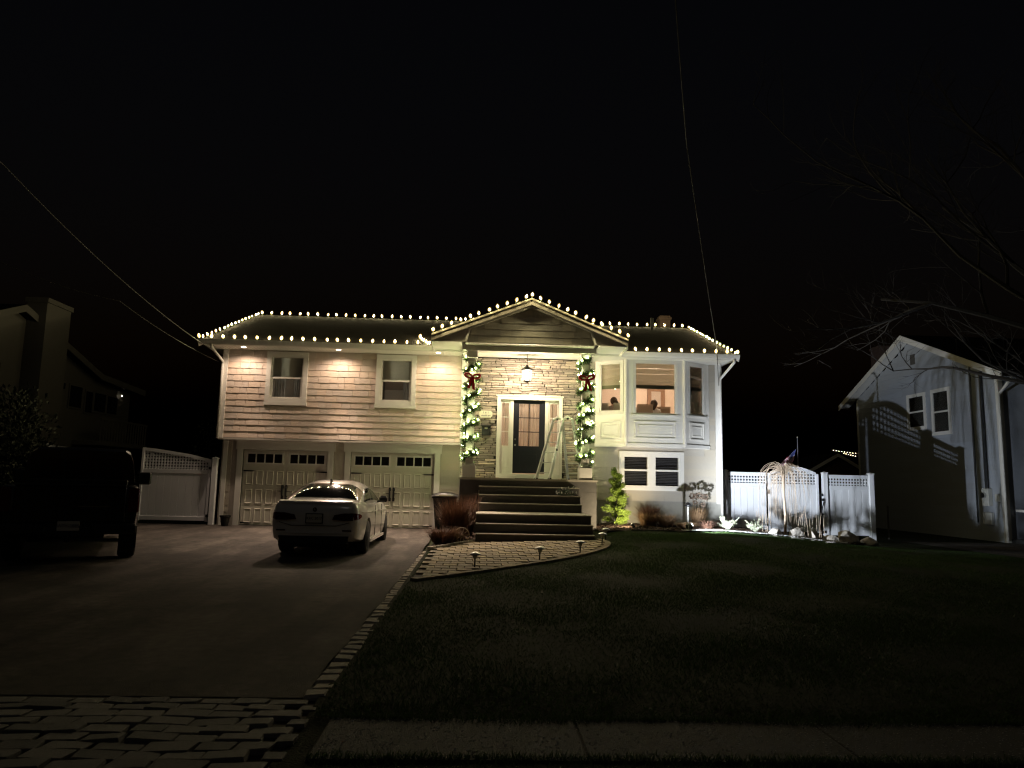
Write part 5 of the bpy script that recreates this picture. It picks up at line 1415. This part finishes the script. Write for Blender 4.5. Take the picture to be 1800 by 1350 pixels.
def boulder(label, x, y, sx, sy, sz, seed, rz):
    rnd = random.Random(seed); bm = bmesh.new(); bmesh.ops.create_icosphere(bm, subdivisions=3, radius=1)
    pl = [(Vector((rnd.uniform(-1,1), rnd.uniform(-1,1), rnd.uniform(-.6,1))).normalized(), rnd.uniform(.55,.85)) for _ in range(14)]
    for v in bm.verts:
        for nn, dd in pl:
            k = v.co.dot(nn)
            if k > dd: v.co -= nn*(k-dd)
        v.co += Vector((rnd.uniform(-1,1), rnd.uniform(-1,1), rnd.uniform(-1,1)))*.028
        v.co.x *= sx; v.co.y *= sy; v.co.z = v.co.z*sz+sz*.45
    me = bpy.data.meshes.new('boulder'); bm.to_mesh(me); bm.free(); me.materials.append(MATS['rock'])
    tag(O('boulder', me, None, loc=(x, y, gz(x, y)+.02), rot=(0,0,rz)), label, 'boulder', 'boulders edging the bed')
boulder('white glaring boulder leftmost in the row at the lawn edge', 7.95, -2.5, .22, .16, .15, 1, .1)
boulder('squared boulder at the foot of the weeping tree', 8.55, -2.5, .24, .16, .20, 2, .3)
boulder('upright split boulder right of the weeping trunk', 8.98, -2.5, .17, .14, .22, 3, .8)
boulder('pointed slab boulder leaning left of the dark boulder', 9.35, -2.6, .24, .12, .15, 4, -.5)
boulder('large dark boulder with a pale top at the end of the row', 9.95, -2.4, .42, .25, .24, 5, .1)
boulder('low dark boulder rightmost at the lawn edge', 10.5, -2.3, .30, .22, .16, 6, .4)

# ------------------------------------------------------------------ things by the garage
BIN = T('wheelie_bin', 'black wheeled bin beside the right garage door', 'bin', (-.62, -.62, -.01))
O('body', MB().add([(-.24,-.28,.06),(.24,-.28,.06),(.24,.26,.06),(-.24,.26,.06),(-.32,-.38,.93),(.32,-.38,.93),(.32,.34,.93),(-.32,.34,.93)], [(3,2,1,0),(4,5,6,7),(0,1,5,4),(1,2,6,5),(2,3,7,6),(3,0,4,7)]), 'blackmatte', BIN)
O('rim', MB().bbox(-.345, .345, -.405, .365, .90, .95, .012), 'black', BIN)
V = []; n = 10
for i in range(n+1):
    x = -.355+.71*i/n; z = .955+.07*sin(pi*i/n); V += [(x,-.43,z-.015),(x,-.40,z+.02),(x,.40,z+.05),(x,.40,z-.02)]
F = [(0,1,2,3),(4*n+3,4*n+2,4*n+1,4*n)]+[(4*i+k,4*i+4+k,4*i+4+(k+1) % 4,4*i+(k+1) % 4) for i in range(n) for k in range(4)]
O('lid', MB().add(V, F), 'black', BIN, fix=True)
O('handle', MB().tube([(-.28,.36,.90),(-.28,.44,.93),(.28,.44,.93),(.28,.36,.90)], .015, 6), 'blackmatte', BIN)
for s in (-1, 1): O('wheel', MB().lathe([(.03,-.03),(.1,-.025),(.1,.025),(.03,.03)], (s*.24,.26,.11), 14, 'x'), 'tyre', BIN)
POT = T('flower_pot', 'dark empty flower pot beside the left garage door', 'flower pot', (-6.70, -.42, -.005))
O('pot', MB().lathe([(.09,0),(.13,.24),(.15,.25),(.15,.29),(.13,.29),(.115,.10),(.001,.10)], (0,0,0), 18), 'blackmatte', POT, smooth=False)
O('soil', MB().lathe([(.001,.252),(.125,.25)], (0,0,0), 14), 'mulch', POT)
WW = T('wagon_wheel', 'small rusty wagon wheel leaning in the russet grass', 'wagon wheel', (-.02, -5.0, gz(-.02,-5.0)+.05))
WW.rotation_euler = (-.3, 0, .25)
O('wheel_rim', MB().tube([(.165*cos(2*pi*k/28), 0, .17+.165*sin(2*pi*k/28)) for k in range(29)], .010, 6), 'twig', WW)
O('hub', MB().lathe([(.03,-.03),(.035,0),(.03,.03)], (0,0,.17), 10, 'y'), 'twig', WW)
for k in range(10): O('spoke', MB().tube([(.03*cos(pi*k/5),0,.17+.03*sin(pi*k/5)),(.16*cos(pi*k/5),0,.17+.16*sin(pi*k/5))], .007, 5), 'twig', WW)
# ------------------------------------------------------------------ behind the fence
FG = T('flag', 'striped american flag hanging from a thin pole behind the white gate', 'flag', (10.62, 2.1, gz(10.62,2.1)))
FG.scale = (.86, .86, .86)
O('pole', MB().tube([(0,0,0),(0,0,3.6)], .02, 8), 'steel', FG); O('finial', MB().ball((0,0,3.62), .035, 8, 6), 'gold', FG)
def fpt(u, v):   # u along the fly, v down the hoist
    return Vector((-.05-.62*u-.06*v, .10*sin(u*7+v*2), 3.18-.40*v-.62*u*(.75+.25*u)-.05*sin(u*6)))
for k in range(13):
    m = MB(); V = []; u0 = .42 if k < 7 else 0
    for i in range(13):
        u = u0+(1-u0)*i/12; V += [fpt(u, k/13), fpt(u, (k+1)/13)]
    O('stripe', m.add(V, [(2*i, 2*i+1, 2*i+3, 2*i+2) for i in range(12)]), 'flagred' if k % 2 == 0 else 'flagwhite', FG, smooth=True)
V = []
for i in range(9): V += [fpt(.42*i/8, 0)+Vector((0,0,0)), fpt(.42*i/8, 7/13)]
ca = O('canton', MB().add(V, [(2*i, 2*i+1, 2*i+3, 2*i+2) for i in range(8)]), 'flagblue', FG, smooth=True)
sb = MB()
for i in range(9):
    for j in range(6 if i % 2 == 0 else 5):
        p = fpt(.42*(j+.5+(0 if i % 2 == 0 else .5))/6, 7/13*(i+.5)/9)+Vector((0,-.006,0)); q = [p+Vector((.012*sin(2*pi*k/10)*(1 if k % 2 == 0 else .4), 0, .012*cos(2*pi*k/10)*(1 if k % 2 == 0 else .4))) for k in range(10)]
        sb.add(q, [tuple(range(10))])
O('stars', sb, 'flagwhite', ca)
SH = T('garden_shed', 'dark gabled garden shed behind the white fence', 'shed', (16.7, 12, -.2))
O('front_wall', MB().prism([(-1.55,0),(1.55,0),(1.55,2.25),(0,3.1),(-1.55,2.25)], 'y', 0, .1), 'brick', SH, fix=True)
O('side_wall', MB().box(-1.55, -1.45, .1, 3, 0, 2.2), 'brick', SH); O('side_wall', MB().box(1.45, 1.55, .1, 3, 0, 2.2), 'brick', SH)
b = MB(); slab(b, (-1.8,-.25,2.22), (0,-.25,3.25), (0,3.2,3.25), (-1.8,3.2,2.22), .1); slab(b, (1.8,-.25,2.22), (0,-.25,3.25), (0,3.2,3.25), (1.8,3.2,2.22), .1)
O('roof', b, 'roof', SH, fix=True)
b = MB(); b.prism([(-1.8,2.05),(0,3.08),(0,3.24),(-1.8,2.21)], 'y', -.28, -.255); b.prism([(1.8,2.05),(0,3.08),(0,3.24),(1.8,2.21)], 'y', -.28, -.255); O('rake_board', b, 'greytrim', SH, fix=True)
far = T('far_bulb_string', 'distant string of tiny warm bulbs beyond the shed roof', 'light string', (21.3, 22, 3.74))
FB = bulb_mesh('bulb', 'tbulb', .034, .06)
pts = [Vector((2.2*i/13, 0, -.02-.16*min(1, i/8))) for i in range(14)]+[Vector((.9+.14*i, .2, -.20-.03*i)) for i in range(6)]
O('cord', MB().tube(pts[:14], .006, 4), 'greencord', far); O('cord', MB().tube(pts[14:], .006, 4), 'greencord', far)
for p in pts: O('bulb', FB, parent=far, loc=p)
O('pole', MB().tube([(0,.0,-3.9),(0,0,.05)], .04, 6), 'bark', far); O('pole', MB().tube([(2.2,.0,-3.9),(2.2,0,.0)], .04, 6), 'bark', far)
tag(O('garden_stake', MB().tube([(13.47,2,-.2),(13.47,2,.90)], .03, 6), 'paleside'), 'short pale stake in the dark gap before the neighbouring blue house', 'stake')

# ------------------------------------------------------------------ right neighbour: gable end facing us
N_ = T('neighbour_house', 'blue grey neighbouring house at the right edge with floodlit gable end', 'house', (17, 0, -.2))
Yb, Yf, Ym = 10.45, 1.45, 6.1   # back, front, ridge (house runs along the street)
side = O('gable_wall', MB().prism([(Yf,0),(Yb,0),(Yb,5.55),(Ym,7.38),(Yf,5.50)], 'x', 0.0, .25), 'bluesiding', N_, fix=True)
nb = wedge('siding_board', 'bluesiding')
WN = [(5.35, 6.55, 3.90, 5.30), (3.88, 5.0, 3.62, 5.32)]
zz = .3
while zz < 7.2:
    a, c = (Yf, Yb) if zz < 5.4 else (interp(zz+.1, [5.5, 7.38], [Yf+.05, Ym-.05]), interp(zz+.1, [5.55, 7.38], [Yb-.05, Ym+.05]))
    segs = [(a, c)]
    for w in WN:
        if w[2]-.02 < zz+.1 < w[3]+.02:
            s2 = []
            for s in segs:
                if w[0] > s[0] and w[1] < s[1]: s2 += [(s[0], w[0]), (w[1], s[1])]
                else: s2.append(s)
            segs = s2
    for s in segs:
        x = s[0]
        while x < s[1]-.02:
            w = min(U(1.2, 3.0), s[1]-x); 
            if s[1]-x-w < .3: w = s[1]-x
            O('siding_board', nb, parent=side, loc=(0, x+w, zz), rot=(0,0,-pi/2), scale=(w-.004, .016, .212)); x += w
    zz += .2
for k, w in enumerate(WN):
    f = MB(); y0, y1, z0, z1 = w
    f.box(-.05, .05, y0, y0+.13, z0, z1); f.box(-.05, .05, y1-.13, y1, z0, z1); f.box(-.05, .05, y0+.13, y1-.13, z1-.13, z1); f.box(-.06, .05, y0+.13, y1-.13, z0, z0+.13); f.box(-.035, .05, y0+.13, y1-.13, (z0+z1)/2-.03, (z0+z1)/2+.03)
    wo = O('window', f, 'white', N_)
    for a, c in ((z0+.13, (z0+z1)/2-.03), ((z0+z1)/2+.03, z1-.13)):
        O('pane', MB().box(-.022, -.018, y0+.13, y1-.13, a, c), 'glass', wo); O('blind', MB().box(-.012, -.008, y0+.13, y1-.13, a, c), 'greytrim', wo)
O('gable_vent', MB().box(-.03, 0, 5.9, 6.2, 6.45, 6.85), 'bluestone', N_)
b = MB(); slab(b, (-.42,Yf-.75,5.38), (-.42,Ym,7.62), (9,Ym,7.62), (9,Yf-.75,5.38), .12); slab(b, (-.42,Yb+.75,5.38), (-.42,Ym,7.62), (9,Ym,7.62), (9,Yb+.75,5.38), .12)
O('roof', b, 'roof', N_, fix=True)
b = MB()
for ye, s in ((Yf-.78, 1), (Yb+.78, -1)): b.prism([(ye,5.14),(ye,5.36),(Ym,7.60),(Ym,7.38)], 'x', -.455, -.425)
O('rake_board', b, 'white', N_, fix=True)
b = MB()
for ye in (Yf-.75, Yb+.75): b.add([(-.42,ye,5.22),(-.02,ye,5.22),(-.02,Ym,7.46),(-.42,Ym,7.46)], [(0,1,2,3)])
O('rake_soffit', b, 'white', N_)
O('front_wall', MB().box(.25, 9, Yf, Yf+.2, 0, 5.4), 'bluesiding', N_); O('back_wall', MB().box(.25, 9, Yb-.2, Yb, 0, 5.4), 'bluesiding', N_)
O('corner_board', MB().box(-.03, .12, Yf-.03, Yf+.12, 0, 5.4), 'white', N_); O('corner_board', MB().box(-.03, -.002, Yb-.12, Yb, 0, 5.4), 'white', N_)
O('chimney', MB().box(1.35, 2.0, 10.9, 11.6, 0, 8.15).box(1.30, 2.05, 10.85, 11.65, 8.0, 8.1), 'brick', N_)
O('downspout', MB().tube([(-.1,Yf-.75,5.2),(-.08,Yf-.5,5.0),(-.08,Yf-.10,4.72),(-.08,Yf-.10,.1)], .045, 8), 'white', N_)
O('conduit', MB().tube([(-.05,2.75,6.0),(-.05,2.75,.6)], .022, 6), 'steel', N_); O('conduit', MB().tube([(-.05,2.25,5.9),(-.05,2.25,1.6)], .035, 6), 'steel', N_); O('conduit', MB().tube([(-.05,2.14,5.9),(-.05,2.14,1.6)], .018, 6), 'blackmatte', N_)
mt = O('meter_box', MB().bbox(-.16, -.01, 2.02, 2.34, 1.15, 1.72, .015), 'plasticpale', N_); O('meter_dial', MB().lathe([(.09,-.08),(.085,-.0)], (-.16,2.18,1.5), 14, 'x'), 'steel', mt); O('lower_box', MB().bbox(-.13, -.01, 1.98, 2.40, .55, .95, .02), 'plasticpale', mt)
O('outlet_box', MB().bbox(-.08, 0, 1.66, 1.82, 1.30, 1.55, .01), 'plasticpale', N_)
# front porch post of the neighbour
pc = O('porch_column', MB().box(.25, .42, Yf-1.75, Yf-1.58, .15, 5.0), 'white', N_); O('porch_slab', MB().box(.1, 5, Yf-1.9, Yf-.02, 0, .15), 'concrete', N_)
O('porch_rail', MB().box(.28, .40, Yf-1.57, Yf-.05, 1.0, 1.08), 'white', N_)
fw_ = MB().box(.95, 2.2, Yf-.04, Yf-.002, 1.0, 4.6); O('front_window', fw_, 'white', N_); O('front_pane', MB().box(1.05, 2.1, Yf-.05, Yf-.042, 1.1, 4.5), 'darkpane', N_)

# ------------------------------------------------------------------ left neighbour, nearly black
Q = T('neighbour_house', 'dim pale neighbouring house with tall chimney on the left', 'house', (-14, 0, -.2))
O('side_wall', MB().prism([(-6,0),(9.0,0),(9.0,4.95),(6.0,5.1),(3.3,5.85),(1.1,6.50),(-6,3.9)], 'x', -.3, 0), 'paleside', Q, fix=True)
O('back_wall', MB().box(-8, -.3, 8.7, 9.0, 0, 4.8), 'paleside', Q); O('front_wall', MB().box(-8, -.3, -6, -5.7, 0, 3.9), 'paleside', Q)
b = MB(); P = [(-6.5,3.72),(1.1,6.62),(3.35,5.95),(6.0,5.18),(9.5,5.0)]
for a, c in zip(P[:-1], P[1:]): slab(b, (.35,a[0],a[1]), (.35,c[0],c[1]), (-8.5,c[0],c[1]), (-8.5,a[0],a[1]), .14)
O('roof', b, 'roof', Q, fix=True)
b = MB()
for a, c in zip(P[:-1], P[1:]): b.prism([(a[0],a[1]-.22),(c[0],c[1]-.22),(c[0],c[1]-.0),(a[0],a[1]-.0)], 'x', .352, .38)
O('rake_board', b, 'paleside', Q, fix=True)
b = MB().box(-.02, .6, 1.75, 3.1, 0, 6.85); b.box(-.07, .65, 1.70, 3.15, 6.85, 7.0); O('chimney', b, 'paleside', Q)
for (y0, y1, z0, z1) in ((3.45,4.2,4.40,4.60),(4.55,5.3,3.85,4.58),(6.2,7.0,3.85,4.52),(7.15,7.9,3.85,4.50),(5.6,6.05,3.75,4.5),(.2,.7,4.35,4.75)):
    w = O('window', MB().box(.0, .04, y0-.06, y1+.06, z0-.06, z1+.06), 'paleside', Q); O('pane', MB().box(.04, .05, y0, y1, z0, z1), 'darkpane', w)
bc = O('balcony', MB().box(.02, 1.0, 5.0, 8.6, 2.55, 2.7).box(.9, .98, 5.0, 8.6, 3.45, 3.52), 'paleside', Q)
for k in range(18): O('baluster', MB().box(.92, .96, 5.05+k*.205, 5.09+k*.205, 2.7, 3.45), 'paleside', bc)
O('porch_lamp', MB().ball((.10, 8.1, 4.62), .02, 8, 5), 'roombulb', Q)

# ------------------------------------------------------------------ hedges, bare trees, wires
def bush(name, label, loc, rx, ry, rz_, n, m, ls=.09):
    r = T(name, label, 'shrub', loc); b = MB(); st = MB()
    lob = [(Vector((U(-.6,.6)*rx, U(-.6,.6)*ry, U(.3,.85)*rz_)), U(.35,.6)) for _ in range(9)]
    for c, k in lob: st.tube([(0,0,0), c*.5, c], [.04,.03,.012], 5)
    for _ in range(n):
        c, k = random.choice(lob); v = Vector((U(-1,1),U(-1,1),U(-1,1))).normalized()*(random.random()**.4)
        p = c+Vector((v.x*rx*k, v.y*ry*k, v.z*rz_*k))
        if p.z < .03: continue
        leaf(b, p, v+Vector((U(-.6,.6),U(-.6,.6),U(-.3,.8))), ls*U(.6,1.2), ls*.3)
    O('stems', st, 'bark', r); O('foliage', b, m, r)
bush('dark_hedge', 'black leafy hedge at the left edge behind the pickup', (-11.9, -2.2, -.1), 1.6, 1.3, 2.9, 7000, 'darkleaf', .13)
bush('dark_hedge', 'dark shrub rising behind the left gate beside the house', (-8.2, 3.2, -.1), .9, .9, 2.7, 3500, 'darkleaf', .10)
def bare_tree(label, loc, h, seed, targets):
    rnd = random.Random(seed); r = T('bare_tree', label, 'tree', loc); tr = MB(); br = MB()
    tr.tube([(0,0,-.2),(.05,0,h*.2),(-.1,.1,h*.42),(0,0,h*.6)], [.26,.21,.17,.12], 9)
    def grow(b, p, d, L, rad, dep):
        n = 4; pts = [p]; q = p
        for i in range(n):
            d = (d+Vector((rnd.uniform(-.25,.25), rnd.uniform(-.25,.25), rnd.uniform(-.15,.22)))).normalized(); q = q+d*L/n; pts.append(q)
        b.tube(pts, [rad*(1-.6*i/n) for i in range(n+1)], 5 if dep > 1 else 3)
        if dep:
            for k in range(4 if dep > 1 else 3):
                t = rnd.choice((1, 2, 3, 4)); s = (d+Vector((rnd.uniform(-1,1), rnd.uniform(-1,1), rnd.uniform(-.5,.8)))*.9).normalized()
                grow(b, pts[t], s, L*rnd.uniform(.45,.72), rad*.45, dep-1)
    for tz, dv, L in targets: grow(br, Vector((0,0,h*tz)), Vector(dv).normalized(), L, .085, 4)
    O('trunk', tr, 'bark', r, smooth=True); O('crown', br, 'bark', r)
bare_tree('bare winter tree whose faint branches reach in from the upper right', (14.2, -6.2, -.2), 9.5, 11,
          [(.40,(-.35,.75,.0),3.6),(.5,(-.75,.2,.6),5.0),(.55,(-.6,.4,.8),5.0),(.58,(-.3,.2,1),5.0),(.58,(.5,.1,.9),4.5),(.52,(-.8,.5,.4),5.0)])
def wire(label, pts, r=.012, sag=0):
    P = [Vector(p) for p in pts]; out = []
    for a, b_ in zip(P[:-1], P[1:]):
        for i in range(12): t = i/12; out.append(a+(b_-a)*t-Vector((0,0,sag*4*t*(1-t))))
    out.append(P[-1]); tag(O('overhead_wire', MB().tube(out, r, 5), 'cable'), label, 'wire')
wire('twisted overhead wire running from upper left to the house corner', [(-7.22,-.34,4.80),(-8.75,-8.0,7.05),(-9.9,-14,9.6)], .012, .25)
wire('slack lower wire looping to the left end of the house', [(-7.22,-.32,4.60),(-8.75,-3.2,5.62),(-11.0,-4.5,6.2),(-14,-6.5,7.6)], .009, .10)
wire('overhead wire rising from the right eave of the house into the sky', [(7.35,-.06,4.35),(6.80,-1.6,5.22),(3.90,-9.0,7.50),(2.90,-12.0,8.25),(1.6,-16,9.4)], .009, .06)
